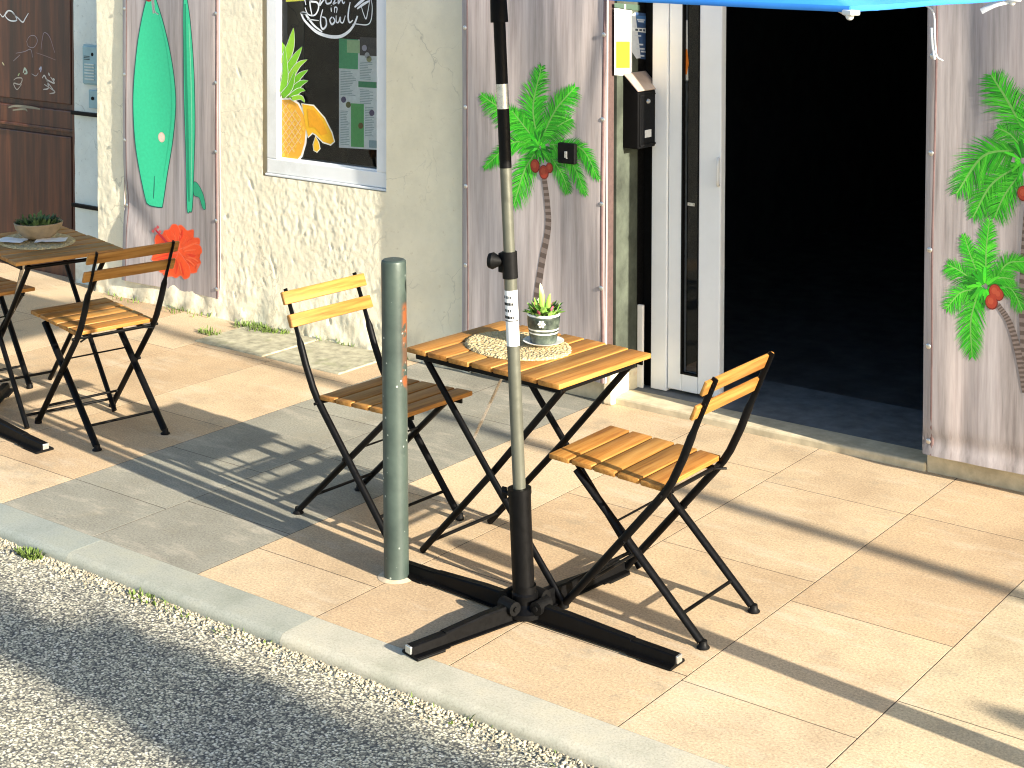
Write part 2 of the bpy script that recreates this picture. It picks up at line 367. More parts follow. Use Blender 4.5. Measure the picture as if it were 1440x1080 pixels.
# ================================================================== BUILDING
bld = empty('shop_building', (-2, YF, 0), 0, 'cream rendered shop front with white window and dark open doorway', 'building')
OFF = Vector(bld.location)
def part(name, bm, m, parent=bld, smooth=None):
    """geometry given in world coordinates, stored relative to its parents"""
    off = Vector((0,0,0)); p = parent
    while p: off += p.location; p = p.parent
    bmesh.ops.translate(bm, verts=bm.verts, vec=-off)
    return link(name, bm, m, parent, smooth)
def wall_grid(bm, x0, x1, z0, z1, y, step, holes=(), amp=None):
    def axis(lo, hi, extra):
        n = max(1, int(round((hi-lo)/step))); a = [lo + (hi-lo)*i/n for i in range(n+1)]
        for e in extra:
            if lo < e < hi:
                k = min(range(len(a)), key=lambda i: abs(a[i]-e))
                if 0 < k < len(a)-1: a[k] = e
        return a
    X = axis(x0, x1, [h for H in holes for h in H[:2]]); Z = axis(z0, z1, [h for H in holes for h in H[2:]])
    V = {}
    def vert(i, j):
        if (i, j) not in V:
            d = amp(X[i], Z[j]) if amp else 0
            V[i, j] = bm.verts.new((X[i], y - d, Z[j]))
        return V[i, j]
    for i in range(len(X)-1):
        for j in range(len(Z)-1):
            cx, cz = (X[i]+X[i+1])/2, (Z[j]+Z[j+1])/2
            if any(h[0] < cx < h[1] and h[2] < cz < h[3] for h in holes): continue
            bm.faces.new((vert(i, j), vert(i+1, j), vert(i+1, j+1), vert(i, j+1)))
def rough(x, z):
    """hand thrown render: fine grain, trowel ridges and chipped patches low down"""
    fine = noise.fractal(Vector((x*38, 0, z*38)), .7, 2.2, 4)
    mid = noise.fractal(Vector((x*13+3, 5, z*10)), .8, 2.1, 5)
    u = x*.9+z*.43; v = z*.9-x*.43
    rid = 1 - abs(noise.fractal(Vector((u*22, 9, v*6)), .8, 2.1, 4))*2.2
    patch = .22 + .78*max(0, min(1, (noise.noise(Vector((x*2.1+4, 2, z*2.3)))*.9+.62) - max(0, z-.62)*1.1))
    if x > -2.25: patch *= .55
    pit = max(0, noise.noise(Vector((u*30, 14, v*11))) - .55)
    low = max(0, (.28 - z)/.28)
    return (mid*.0017 + max(0, rid)**2*.0013)*patch + fine*.0010*(.5+patch) - pit*.045*patch + low*low*.022 + .012*low*noise.noise(Vector((x*9, 7, z*9)))
WIN = (-3.135, -2.29, .785, 2.3)
bm = B()
wall_grid(bm, -3.6, -1.75, -.03, 2.4, YF, .0075, [WIN], rough)
wall_grid(bm, -4.46, -3.6, -.03, 2.4, YF, .010, [], rough)
part('wall', bm, M['plaster'], smooth=180)
bm = B()   # wall core, reveals and the rest of the facade
for lo, hi in [((-9.0, YF+.004, -.1), (-6.1, YF+.3, 3.6)), ((-6.1, YF+.004, 2.45), (-4.46, YF+.3, 3.6)), ((-4.46, YF+.03, -.1), (-3.135, YF+.3, 2.4)), ((-3.135, YF+.03, -.1), (-2.29, YF+.3, .79)),
               ((-2.29, YF+.03, -.1), (-.97, YF+.3, 2.4)), ((-4.46, YF+.002, 2.4), (-.97, YF+.3, 3.6)), ((-.97, YF, 2.35), (.46, YF+.3, 3.6)), ((.46, YF, -.1), (9, YF+.3, 3.6)),
               ((-9, YF+.3, 3.4), (9, YF+9, 3.6)), ((-9, YF+8.8, -.1), (9, YF+9, 3.4)), ((-9.0, YF+.3, -.1), (-8.8, YF+8.8, 3.4)), ((8.8, YF+.3, -.1), (9, YF+8.8, 3.4))]:
    bx(bm, lo, hi)
bx(bm, (-4.4605, YF+.008, -.05), (-4.4375, YF+.2, 2.4))
part('wall_core', bm, M['plaster'])
bm = B(); bx(bm, (-1.76, YF-.004, -.05), (-.965, YF+.03, .10), .01); bx(bm, (.455, YF-.006, -.05), (3.4, YF+.02, .075), .008); part('wall_base', bm, M['stone'])
# interior of the shop
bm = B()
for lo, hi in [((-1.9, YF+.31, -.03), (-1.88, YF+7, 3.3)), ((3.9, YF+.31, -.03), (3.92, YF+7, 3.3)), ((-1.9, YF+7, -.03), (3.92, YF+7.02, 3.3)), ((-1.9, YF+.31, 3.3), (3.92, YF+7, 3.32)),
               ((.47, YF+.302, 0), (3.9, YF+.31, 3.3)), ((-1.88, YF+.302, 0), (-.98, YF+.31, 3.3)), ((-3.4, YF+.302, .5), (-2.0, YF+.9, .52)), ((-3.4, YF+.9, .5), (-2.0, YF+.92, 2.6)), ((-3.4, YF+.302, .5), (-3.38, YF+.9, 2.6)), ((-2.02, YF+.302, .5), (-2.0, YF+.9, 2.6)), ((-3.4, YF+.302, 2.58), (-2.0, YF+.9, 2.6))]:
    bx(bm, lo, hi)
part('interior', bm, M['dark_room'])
bm = B(); bx(bm, (-1.88, YF+.62, -.02), (3.9, YF+7, .026)); part('shop_floor', bm, plain('shade_darkened_boards', (.05, .052, .052), .6, 0, .4, 6)); bm = B(); bx(bm, (-.96, YF+.1302, -.02), (.45, YF+.6195, .029)); part('entrance_mat', bm, M['floor_in'])  # mat paler, boards darker: fading daylight put into the two floor colours
bm = B(); bx(bm, (-.965, YF-.015, -.04), (.455, YF+.13, .034), .01); part('threshold', bm, M['stone'])

# left recess with old door
bm = B(); wall_grid(bm, -4.735, -4.46, -.03, 2.45, YF+.055, .02, [], lambda x, z: .003*noise.noise(Vector((x*14, 2, z*10)))); bx(bm, (-4.735, YF+.065, -.1), (-4.46, YF+.29, 2.45)); part('recess_wall', bm, M['recess'], smooth=60)
dr = part('door', (lambda b: (bx(b, (-6.1, YF+.13, -.03), (-4.76, YF+.18, 2.45)), bx(b, (-4.76, YF+.06, -.03), (-4.7355, YF+.2, 2.45)),
     bx(b, (-6.0, YF+.112, 1.02), (-4.84, YF+.13, 2.3), .006), bx(b, (-6.0, YF+.112, .16), (-4.84, YF+.13, .83), .006), bx(b, (-6.1, YF+.098, .875), (-4.765, YF+.13, .985), .006), bx(b, (-6.1, YF+.088, .862), (-4.765, YF+.13, .879), .003), bx(b, (-6.1, YF+.115, -.03), (-4.77, YF+.13, .13), .004), b)[-1])(B()), M['door'])

def stroke(bm, pts, w, y, taper=True):
    """flat painted line in a facade plane; pts are world (x, z)"""
    n = len(pts); vs = []
    for i, p in enumerate(pts):
        a = Vector(pts[max(i-1, 0)]); b_ = Vector(pts[min(i+1, n-1)]); t = (b_-a)
        if t.length < 1e-9: t = Vector((1, 0))
        t.normalize(); s = Vector((-t.y, t.x))*(w*.5*((.55 + .45*math.sin(math.pi*i/(n-1))) if taper and n > 2 else 1))
        vs.append((bm.verts.new((p[0]+s.x, y, p[1]+s.y)), bm.verts.new((p[0]-s.x, y, p[1]-s.y))))
    fs = []
    for (a, b_), (c, d) in zip(vs, vs[1:]): fs.append(bm.faces.new((a, b_, d, c)))
    return fs
def pxz(pts, y, ox=0, oy=0, s=1.0):
    out = []
    for p in pts:
        q = on_plane(ox + p[0]/s, oy + p[1]/s, 1, y); out.append((q.x, q.z))
    return out
def curve(pts, n=26): return [(p.x, p.y) for p in smoothpath([Vector((a, b_, 0)) for a, b_ in pts], n)]
yd = YF + .1105
bm = B(); ink_layer(bm)
S = 6.747
tags = [([(0, 130), (30, 160), (70, 105), (120, 115), (160, 190), (95, 195), (50, 150), (75, 108)], 9, (.62, .66, .68)), ([(120, 125), (170, 170), (215, 210), (240, 175), (270, 125)], 9, (.7, .72, .72)),
        ([(250, 400), (280, 345), (330, 340), (355, 390), (320, 450), (270, 440), (255, 400)], 5, (.30, .25, .27)), ([(150, 505), (230, 490), (290, 470), (310, 545)], 5, (.30, .25, .27)), ([(125, 580), (190, 520)], 5, (.3, .25, .27)),
        ([(390, 470), (400, 380), (420, 310), (470, 350), (520, 500)], 5, (.28, .22, .25)), ([(340, 500), (430, 530), (530, 570)], 4, (.25, .17, .17)),
        ([(220, 690), (235, 650), (255, 690), (230, 700)], 14, (.48, .55, .45)), ([(370, 660), (390, 640), (385, 685)], 12, (.45, .45, .55)), ([(170, 720), (185, 695)], 10, (.42, .48, .25)),
        ([(130, 760), (160, 740), (210, 745), (190, 800), (130, 790), (160, 850), (205, 800)], 8, (.45, .40, .34)), ([(400, 740), (425, 720), (460, 830), (410, 850)], 10, (.5, .48, .45)), ([(480, 730), (515, 790), (440, 760), (505, 850)], 9, (.52, .5, .47)), ([(420, 800), (520, 870), (470, 890)], 8, (.45, .43, .4)), ([(460, 690), (470, 720)], 12, (.5, .5, .45)), ([(500, 745), (520, 760)], 12, (.5, .5, .45)),
        ([(300, 700), (340, 720), (365, 690)], 5, (.35, .34, .36)), ([(20, 590), (40, 620)], 10, (.45, .42, .25))]
for part_name, tg, yy, sub in (('white_tag', tags[:2], yd, 0), ('scratched_tag', tags[2:7], yd, 0), ('paint_splashes', tags[7:10] + tags[16:], yd, 0), ('faded_tag', tags[10:16], yd, 0), ('rail_tag', [([(80, 1020), (150, 1005), (300, 1020), (380, 1035)], 16, (.22, .20, .15)), ([(120, 1045), (230, 1035), (260, 1055)], 12, (.24, .22, .16))], YF+.0965, 0)):
    bm = B(); ink_layer(bm)
    for p, w, c in tg: paint(bm, stroke(bm, curve(pxz(p, yy, 0, 0, S)), w*.0010, yy), c)
    part(part_name, bm, M['print'], dr)

# iron bars and intercom plates in the recess
for z in (.99, .455):
    bm = B(); box(bm, (0,0,0), (.285, .02, .022), None, .003)
    tag(link('iron_bar', bm, M['black'], loc=(-4.60, YF+.042, z)), 'upper black iron bar across the grey recess, below the doorbell plate' if z > .7 else 'lower black iron bar across the grey recess, behind the chair near the door', 'iron bar', 'bars across the recess by the old door')
ic = empty('intercom', (-4.56, YF+.05, 1.275), 0, 'blue grey metal intercom panel with name buttons on the grey recess', 'intercom')
mplate = plain('blue_grey_plate', (.22, .36, .42), .4, .3, .1, 15)
bm = B(); bx(bm, (-.065, -.022, -.107), (.065, .0, .107), .004); bx(bm, (-.072, -.010, -.115), (.072, .0, .115), .002); link('faceplate', bm, mplate, ic)
bm = B()
for k in range(6): bx(bm, (-.042, -.027, -.085+k*.017), (.042, -.022, -.076+k*.017), .001)
link('buttons', bm, plain('button_metal', (.42, .5, .52), .35, .5), ic)
bm = B(); bmesh.ops.create_circle(bm, cap_ends=True, radius=.011, segments=16, matrix=Matrix.Translation((.024, -.0228, .062)) @ Matrix.Rotation(R(90), 4, 'X'))
for k in range(3): bx(bm, (-.05, -.024, .03+k*.009), (.0, -.0222, .033+k*.009))
link('speaker_grille', bm, M['blackmatte'], ic)
bp = empty('doorbell', (-4.54, YF+.05, 1.08), 0, 'small blue grey doorbell plate with one dark button under the intercom', 'doorbell')
bm = B(); bx(bm, (-.042, -.014, -.052), (.042, 0, .052), .003); link('faceplate', bm, mplate, bp)
bm = B(); lathe(bm, [(0, .006), (.009, .006), (.011, 0)], 16); bmesh.ops.rotate(bm, verts=bm.verts, matrix=Matrix.Rotation(R(90), 3, 'X')); bmesh.ops.translate(bm, verts=bm.verts, vec=(-.004, -.014, .005)); link('button', bm, M['blackmatte'], bp, 40)

# ------------------------------------------------------------------ window
yw = YF + .03
wn = empty('window', (-2.71 - OFF.x, .03, 1.5)); wn.parent = bld
def frame(bm, x0, x1, z0, z1, w, y0, y1, bev=.004):
    bx(bm, (x0, y0, z0), (x1, y1, z0+w), bev); bx(bm, (x0, y0, z1-w), (x1, y1, z1), bev)
    bx(bm, (x0, y0, z0+w), (x0+w, y1, z1-w), bev); bx(bm, (x1-w, y0, z0+w), (x1, y1, z1-w), bev)
bm = B(); frame(bm, -3.125, -2.295, .80, 2.28, .075, yw-.012, yw+.06); frame(bm, -3.05, -2.37, .875, 2.205, .010, yw+.001, yw+.055, .002); part('frame', bm, M['pvc'], wn)
bm = B(); bx(bm, (-3.13, yw-.022, .786), (-2.285, yw+.02, .7985), .003); part('sill', bm, M['pvc'], wn)
yg = yw + .012
bm = B(); bm.faces.new([bm.verts.new(q) for q in ((-3.045, yg, .88), (-2.375, yg, .88), (-2.375, yg, 2.2), (-3.045, yg, 2.2))]); part('pane', bm, M['glass'], wn)
# printed stickers on the pane
W2 = 3.856
def wpx(pts, y): return pxz(pts, y, 340, 0, W2)
def poly(bm, pts, y, col):
    vs = [bm.verts.new((x, y, z)) for x, z in pts]
    f = bm.faces.new(vs)
    r = bmesh.ops.triangulate(bm, faces=[f]); paint(bm, r['faces'], col)
def outline(pts, d):
    """offset a closed (x, z) outline by d"""
    n = len(pts); A = sum(pts[i][0]*pts[(i+1) % n][1]-pts[(i+1) % n][0]*pts[i][1] for i in range(n)); sg = 1 if A > 0 else -1
    out = []
    for i in range(n):
        t = Vector(pts[(i+1) % n]) - Vector(pts[i-1])
        if t.length < 1e-9: out.append(pts[i]); continue
        t.normalize(); out.append((pts[i][0] + t.y*d*sg, pts[i][1] - t.x*d*sg))
    return out
def closed(pts, k=5):
    P = [Vector((a, b_, 0)) for a, b_ in pts]; n = len(P); out = []
    for i in range(n):
        a, b_, c, d = P[i-1], P[i], P[(i+1) % n], P[(i+2) % n]
        for j in range(k):
            u = j/k; q = .5*((2*b_)+(c-a)*u+(2*a-5*b_+4*c-d)*u*u+(3*b_-a-3*c+d)*u**3); out.append((q.x, q.y))
    return out
stk = tag(empty('fruit_sticker', (-2.9, yg-.001, 1.2)), 'printed pineapple and yellow fruit slice sticker on the shop window', 'sticker')
bm = B(); ink_layer(bm); y0 = yg-.0012
body = wpx([(216, 532), (265, 530), (310, 556), (345, 620), (358, 690), (350, 780), (330, 850), (300, 882), (216, 868)], y0)
poly(bm, [p for p in body], y0, (.85, .83, .78))
inner = wpx([(217, 542), (262, 540), (303, 564), (335, 624), (348, 690), (340, 776), (320, 842), (294, 872), (217, 858)], y0-.0006); poly(bm, inner, y0-.0006, (.85, .42, .04))
for k in range(7):
    for j in range(14):
        cx, cz = 228 + k*21 + (10 if j % 2 else 0), 556 + j*23.5
        if ((cx-215)/128)**2 + ((cz-705)/160)**2 < .86:
            poly(bm, wpx([(cx, cz-14), (cx+8, cz), (cx, cz+14), (cx-8, cz)], y0-.0012), y0-.0012, (.88, .55, .07))
for k in range(8):
    for sgn in (1, -1):
        a = [(216 + t*140, 560 + k*46 - 60 + sgn*t*190 + (60 if sgn < 0 else 0)) for t in (0, .25, .5, .75, .95)]
        a = [p for p in a if ((p[0]-215)/130)**2 + ((p[1]-705)/164)**2 < .98]
        if len(a) > 1: paint(bm, stroke(bm, wpx(a, y0-.0018), .0028, y0-.0018, False), (.86, .62, .40))
def blade(bm, b0, mid, tip, w, y):
    P = smoothpath([Vector((*b0, 0)), Vector((*mid, 0)), Vector((*tip, 0))], 12)
    for (ww, yy, c) in ((w+6, y, (.85, .87, .8)), (w, y-.0006, None)):
        L, Rr = [], []
        for i, p in enumerate(P):
            t = P[min(i+1, 12)] - P[max(i-1, 0)]; t.normalize(); s = Vector((-t.y, t.x, 0)); h = ww*.5*math.sin(math.pi*min(1, (.35+.65*i/12)))**.8 + (.3 if c else 0)
            if c is None and i == 12: h = 0
            L.append((p.x+s.x*h, p.y+s.y*h)); Rr.append((p.x-s.x*h, p.y-s.y*h))
        g = random.choice([(.17, .50, .02), (.22, .58, .03), (.13, .44, .02), (.30, .62, .04)])
        ww_ = wpx(L + Rr[::-1], yy); vs = [bm.verts.new((x, yy, z)) for x, z in ww_]; n = len(L)
        fs = []
        for i in range(n-1):
            fs.append(bm.faces.new((vs[i], vs[i+1], vs[2*n-2-i], vs[2*n-1-i])))
        paint(bm, fs, c or g)
poly(bm, wpx([(216, 225), (240, 255), (262, 330), (285, 420), (300, 525), (216, 532)], y0-.0002), y0-.0002, (.26, .58, .03))
for i, (b0, md, tp, w) in enumerate([((225, 345), (262, 255), (281, 150), 46), ((228, 420), (285, 320), (328, 252), 38), ((236, 470), (300, 360), (356, 322), 32), ((244, 500), (310, 415), (360, 378), 32), ((255, 515), (315, 455), (361, 437), 32), ((262, 528), (312, 490), (345, 492), 28), ((272, 535), (318, 528), (342, 556), 24), ((220, 500), (235, 400), (232, 240), 34), ((222, 520), (262, 470), (290, 380), 34)]):
    blade(bm, b0, md, tp, w, y0-.0012-i*.0013)
sl = wpx([(325, 562), (390, 572), (450, 640), (490, 720), (503, 768), (482, 786), (440, 772), (400, 732), (384, 722), (360, 746), (345, 700)], y0-.0004); poly(bm, outline(sl, .004), y0-.0004, (.84, .82, .72)); poly(bm, outline(sl, -.004), y0-.001, (.86, .48, .02))
poly(bm, wpx([(355, 590), (395, 600), (440, 660), (465, 725), (430, 735), (395, 690), (365, 690)], y0-.0016), y0-.0016, (.80, .36, .015))
dp = wpx([(400, 738), (386, 785), (390, 815), (408, 826), (425, 806), (418, 772)], y0-.0004); poly(bm, outline(dp, .003), y0-.0004, (.8, .78, .6)); poly(bm, outline(dp, -.003), y0-.001, (.85, .5, .03))
bmesh.ops.translate(bm, verts=bm.verts, vec=-stk.location); link('fruit_print', bm, M['print'], stk)
# white hand-lettered bowl sign on the pane
bw = tag(empty('bowl_lettering', (-2.7, yg-.001, 1.6)), 'white hand drawn bowl sign with brush lettering on the window glass', 'lettering')
bm = B(); ink_layer(bm); Z8 = 8.47
def lpx(p): return pxz(p, y0, 380, 0, Z8)
WH = (.82, .86, .88)
def ln(p, w): paint(bm, stroke(bm, curve(lpx(p), 30), w*.00040+.0012, y0), WH)
ln([(365, 150), (400, 230), (470, 310), (560, 385), (680, 430), (780, 440), (860, 425), (940, 370), (1000, 290), (1040, 190)], 40)
ln([(365, 155), (420, 165), (440, 195), (520, 300), (620, 380)], 30)
ln([(370, 150), (440, 160)], 30); ln([(440, 230), (580, 245)], 10); ln([(980, 290), (1020, 285), (1150, 295), (1200, 240), (1215, 100), (1205, 0)], 12)
ln([(1005, 85), (1080, 20), (1160, -40)], 34); ln([(1035, 105), (1110, 50), (1190, 5)], 30); ln([(1080, 60), (1110, 160), (1140, 225), (1160, 150), (1185, 10)], 12)
ln([(425, 60), (410, -40), (470, -110), (520, -60), (470, 10), (560, 30), (575, 100), (530, 180), (450, 170), (415, 90)], 22); ln([(470, -100), (475, 60), (500, 190)], 20)
ln([(600, -30), (590, 60), (620, 20), (650, -10)], 20); ln([(660, -20), (670, 40), (720, 30), (735, -30)], 20); ln([(740, -40), (770, 0), (750, 45), (790, 30)], 18); ln([(820, -120), (810, 40), (845, -10), (870, 40), (890, 20)], 18)
ln([(725, 90), (728, 140)], 16); ln([(765, 150), (768, 90), (795, 95), (790, 155)], 14); ln([(727, 65), (729, 70)], 16)
ln([(625, 110), (600, 220), (605, 310), (630, 345), (668, 300), (660, 220), (620, 200)], 24); ln([(735, 200), (710, 240), (735, 290), (770, 250), (745, 200)], 22); ln([(785, 185), (788, 262), (815, 262), (835, 205), (838, 258), (868, 268), (895, 185)], 18); ln([(952, 25), (936, 110), (928, 205), (945, 268), (985, 240)], 22)
bmesh.ops.translate(bm, verts=bm.verts, vec=-bw.location); link('lettering', bm, M['print'], bw)
bm = B(); ink_layer(bm); poly(bm, wpx([(235, -30), (340, -30), (338, 4), (240, 10)], y0), y0, (.55, .58, .06))
o = link('yellow_sticker', bm, M['print']); tag(o, 'small yellow green sticker cut by the top of the window pane', 'sticker')
# menu poster behind the glass
mp = tag(empty('menu_poster', (-2.45, yg+.012, 1.2)), 'pale blue and green menu poster hanging inside the right of the window', 'poster')
bm = B(); ink_layer(bm); ym = yg+.008
def rect(x0, z0, x1, z1, d, c): poly(bm, wpx([(x0, z0), (x1, z0+(x1-x0)*.06), (x1, z1+(x1-x0)*.06), (x0, z1)], ym-d), ym-d, c)
rect(527, 208, 735, 800, 0, (.86, .92, .93)); rect(527, 208, 630, 370, .001, (.10, .50, .24)); rect(570, 215, 640, 285, .0016, (.50, .72, .42)); rect(632, 440, 735, 472, .001, (.05, .33, .15)); rect(592, 560, 662, 795, .001, (.12, .50, .16)); rect(640, 200, 735, 300, .0008, (.07, .07, .08))
rr = random.Random(2)
for (a, b_, c, d_) in ((640, 335, 710, 430), (535, 385, 620, 520), (535, 600, 585, 785), (668, 580, 720, 740), (640, 485, 715, 560)):
    k = b_
    while k < d_: rect(a, k, a + (c-a)*rr.uniform(.6, 1), k+3, .0012, (.32, .44, .46)); k += 9
for (cx, cz, c) in ((552, 540, (.10, .09, .20)), (578, 568, (.15, .16, .05)), (705, 612, (.11, .09, .2)), (645, 682, (.18, .12, .03)), (680, 300, (.55, .58, .6)), (665, 260, (.5, .5, .62)), (690, 320, (.4, .42, .2))):
    poly(bm, wpx([(cx+14*math.cos(t*.5), cz+17*math.sin(t*.5)) for t in range(12)], ym-.002), ym-.002, c)
rect(690, 760, 735, 800, .0014, (.35, .5, .55))
bmesh.ops.translate(bm, verts=bm.verts, vec=-mp.location); link('poster_print', bm, M['print'], mp)

# ------------------------------------------------------------------ banners stretched on frames
YBS = {1: YF-.003, 2: YF-.064, 3: YF-.055}
def fold(x, z, k):
    if k == 1:   # long curved sag in the lower left corner
        d = .004*math.sin(x*9+z*2); u = (x + 4.25); 
        return d - .016*math.exp(-((z-.60+.9*u)/.10)**2)*max(0, 1-u/.55) + .022*max(0, .5-z)/.4*max(0, 1-u/.35)
    if k == 2: return .0045*math.sin(x*13 + z*3.0) - .010*math.exp(-(((x+1.12)-(z-1.25)*.22)/.05)**2)*max(0, min(1, z-.7)) - .010*math.exp(-(((x+1.0)+(z-.3)*-.35)/.045)**2)*max(0, 1-z*1.6)
    return .0045*math.sin(x*11 + z*2.2+1) - .010*math.exp(-((z-.14)/.035)**2) - .006*math.exp(-((x-.62)/.05)**2)*(.5+.5*math.sin(z*5))
def banner(k, x0, x1, z0, z1, label):
    YB = YBS[k]
    o = tag(empty('banner', ((x0+x1)/2, YF-.03, z0)), label, 'banner', 'printed banners on the shop front')
    bm = B(); wall_grid(bm, x0, x1, z0, z1, YB-.004, .015, [], lambda x, z: fold(x, z, k) + .006*min(1, min(x-x0, x1-x)/.02))
    # wrapped edges of the fabric
    for xx in (x0, x1):
        bx(bm, (min(xx, xx-.0015*(1 if xx == x0 else -1)), YB-.002, z0), (max(xx, xx-.0015*(1 if xx == x0 else -1)), YB+.010, z1))
    bx(bm, (x0, YB-.002, z0-.0015), (x1, YB+.010, z0))
    bmesh.ops.translate(bm, verts=bm.verts, vec=-o.location); link('fabric', bm, M['banner'], o, 60)
    mbat = plain('batten', (.075, .045, .04), .8); mhem = plain('brown_hem_%d' % k, (.20, .125, .115), .6, 0, .25, 20)
    for xx in (x0+.003, x1-.028):
        if k == 1: break
        bm = B(); bx(bm, (xx, YB+.0105, z0+.012), (xx+.025, YF-.001, z1))
        bmesh.ops.translate(bm, verts=bm.verts, vec=-o.location); link('batten', bm, mbat, o)
    # hem strips with eyelet screws
    for xx in (x0+.034, x1-.014):
        bm = B()
        pts = [(xx + .002*math.sin(z*5), YB-.008 - fold(xx, z, k), z) for z in [z0 + (z1-z0)*i/60 for i in range(61)]]
        sweep(bm, pts, (.0025, .008), 8, (1, 0, 0))
        bmesh.ops.translate(bm, verts=bm.verts, vec=-o.location); link('hem', bm, mhem, o, 60)
    zz = z0 + .05; i = 0
    while zz < z1:
        for xx in (x0+.022, x1-.014):
            bm = B(); lathe(bm, [(0, .003), (.005, .0028), (.009, .0016), (.0105, 0)], 12); bmesh.ops.rotate(bm, verts=bm.verts, matrix=Matrix.Rotation(R(90), 3, 'X'))
            link('eyelet', bm, M['silver'], o, 40, Vector((xx, YB-.011-fold(xx, zz, k), zz)) - o.location)
        zz += .365
    return o
b1 = banner(1, -4.225, -3.455, .10, 2.15, 'banner with green surfboards and red flower beside the old brown door')
b2 = banner(2, -1.765, -.975, .10, 2.15, 'banner with one green palm tree between the window and the doorway')
b3 = banner(3, .462, 2.6, .085, 2.2, 'banner with several green palm trees right of the open doorway')
def on_banner(bm, o, k, lift=.0072):
    for _ in range(6):
        es = [e for e in bm.edges if e.calc_length() > .022]
        if not es: break
        bmesh.ops.subdivide_edges(bm, edges=es, cuts=1); bmesh.ops.triangulate(bm, faces=[f for f in bm.faces if len(f.verts) > 3])
    for v in bm.verts: v.co.y = v.co.y*.2 + YBS[k] - .004 - fold(v.co.x, v.co.z, k) - lift - .0
    bmesh.ops.translate(bm, verts=bm.verts, vec=-o.location)
def bpx(pts, ox, oy, s): return pxz(pts, BY-.008, ox, oy, s)
BY = YBS[2]
GREENS = [(.028, .40, .015), (.05, .53, .02), (.09, .63, .03), (.014, .20, .010), (.14, .70, .05)]
def frond(bm, pts, w, ox, oy, s, rs, tone=0, layer=0):
    P = [Vector((a, b_, 0)) for a, b_ in curve(bpx(pts, ox, oy, s), 30)]
    L = sum((P[i+1]-P[i]).length for i in range(30)); y = -layer*.0005
    for i in range(1, 31):
        t = (P[i]-P[i-1]).normalized(); nrm = Vector((-t.y, t.x, 0)); u = i/30
        for sg in (1, -1):
            for q in (0, .33, .66):
                ll = 1.12*w*(.45 + .75*math.sin(math.pi*min(1, u*.85+.12)))*rs.uniform(.75, 1.1)*(1 if u < .93 else .7)
                d = (t*rs.uniform(.55, .95) + nrm*sg*(1-.35*u)).normalized()*ll
                a = P[i-1].lerp(P[i], q); hw = t*(L/30*.30)
                mid = a + d*.55 + Vector((0, -.06*ll, 0)); tip = a + d + Vector((0, -.22*ll, 0))
                v = [bm.verts.new((c.x, y - rs.random()*.0004, c.y)) for c in (a-hw, a+hw, mid+hw*.8, tip, mid-hw*.8)]
                c = rs.choice(GREENS[:3] if rs.random() < .7 else GREENS); k_ = rs.uniform(.55, 1.0)*(1+tone)
                paint(bm, [bm.faces.new(v)], tuple(min(1, x*k_) for x in c))
    paint(bm, stroke(bm, [(p.x, p.y) for p in P], w*.10, y-.0006), (.17, .42, .09))
def palm(o, k, fronds, trunk, nuts, ox, oy, s, wt, lab, core=None):
    global BY
    BY = YBS[k]
    rs = random.Random(k*7+len(fronds)); bm = B(); ink_layer(bm)
    if trunk:
        P = curve(bpx(trunk, ox, oy, s), 46)
        for i, (a, b_) in enumerate(zip(P, P[1:])):
            ww = wt*(.8 + .35*i/46)
            c = (.105, .078, .065) if i % 2 else (.21, .165, .145)
            paint(bm, stroke(bm, [a, b_], ww, .0004), c)
    for i, (pts, w, tone) in enumerate(fronds): frond(bm, pts, w, ox, oy, s, rs, tone, i+1)
    if core:
        c0 = bpx([core], ox, oy, s)[0]
        for i in range(60):
            a = rs.uniform(0, 6.28); l = rs.uniform(.02, .085); p = (c0[0]+math.cos(a)*.012, c0[1]+math.sin(a)*.012); q = (c0[0]+math.cos(a)*l, c0[1]+math.sin(a)*l)
            paint(bm, stroke(bm, [p, ((p[0]+q[0])/2, (p[1]+q[1])/2+.004), q], .012, -.006-i*.00002), tuple(x*rs.uniform(.7, 1.1) for x in rs.choice(GREENS[:4])))
    for i, (cx, cz, r) in enumerate(nuts):
        c = bpx([(cx, cz)], ox, oy, s)[0]
        for rr_, dy, colr in ((r, -.0078, (.16, .02, .012)), (r*.86, -.0082, (.34, .045, .022)), (r*.45, -.0086, (.42, .075, .035))):
            poly(bm, [(c[0]+rr_*math.cos(t*.45)-(r-rr_)*.25, c[1]+rr_*1.2*math.sin(t*.45)+(r-rr_)*.25) for t in range(14)], dy-i*.0001, colr)
    on_banner(bm, o, k); link('palm_print', bm, M['print'], o)
palm(b2, 2, [([(430, 760), (300, 720), (150, 850)], .055, 0), ([(400, 780), (350, 870), (300, 1040)], .075, .05), ([(470, 770), (540, 880), (578, 975)], .045, -.1), ([(480, 740), (590, 820), (668, 985)], .05, .05), ([(480, 730), (640, 750), (732, 905)], .05, 0),
             ([(420, 720), (285, 590), (140, 480)], .075, 0), ([(440, 700), (520, 640), (590, 600)], .06, -.15), ([(440, 700), (510, 560), (612, 440)], .075, 0), ([(420, 720), (395, 540), (440, 335)], .085, .1), ([(430, 740), (350, 640), (290, 560)], .06, .05)],
     [(450, 900), (465, 1020), (470, 1150), (440, 1330), (415, 1520), (398, 1650), (390, 1740)], [(405, 840, .026), (450, 872, .027), (478, 850, .02)], 640, 0, 3.6, .034, None, (425, 745))
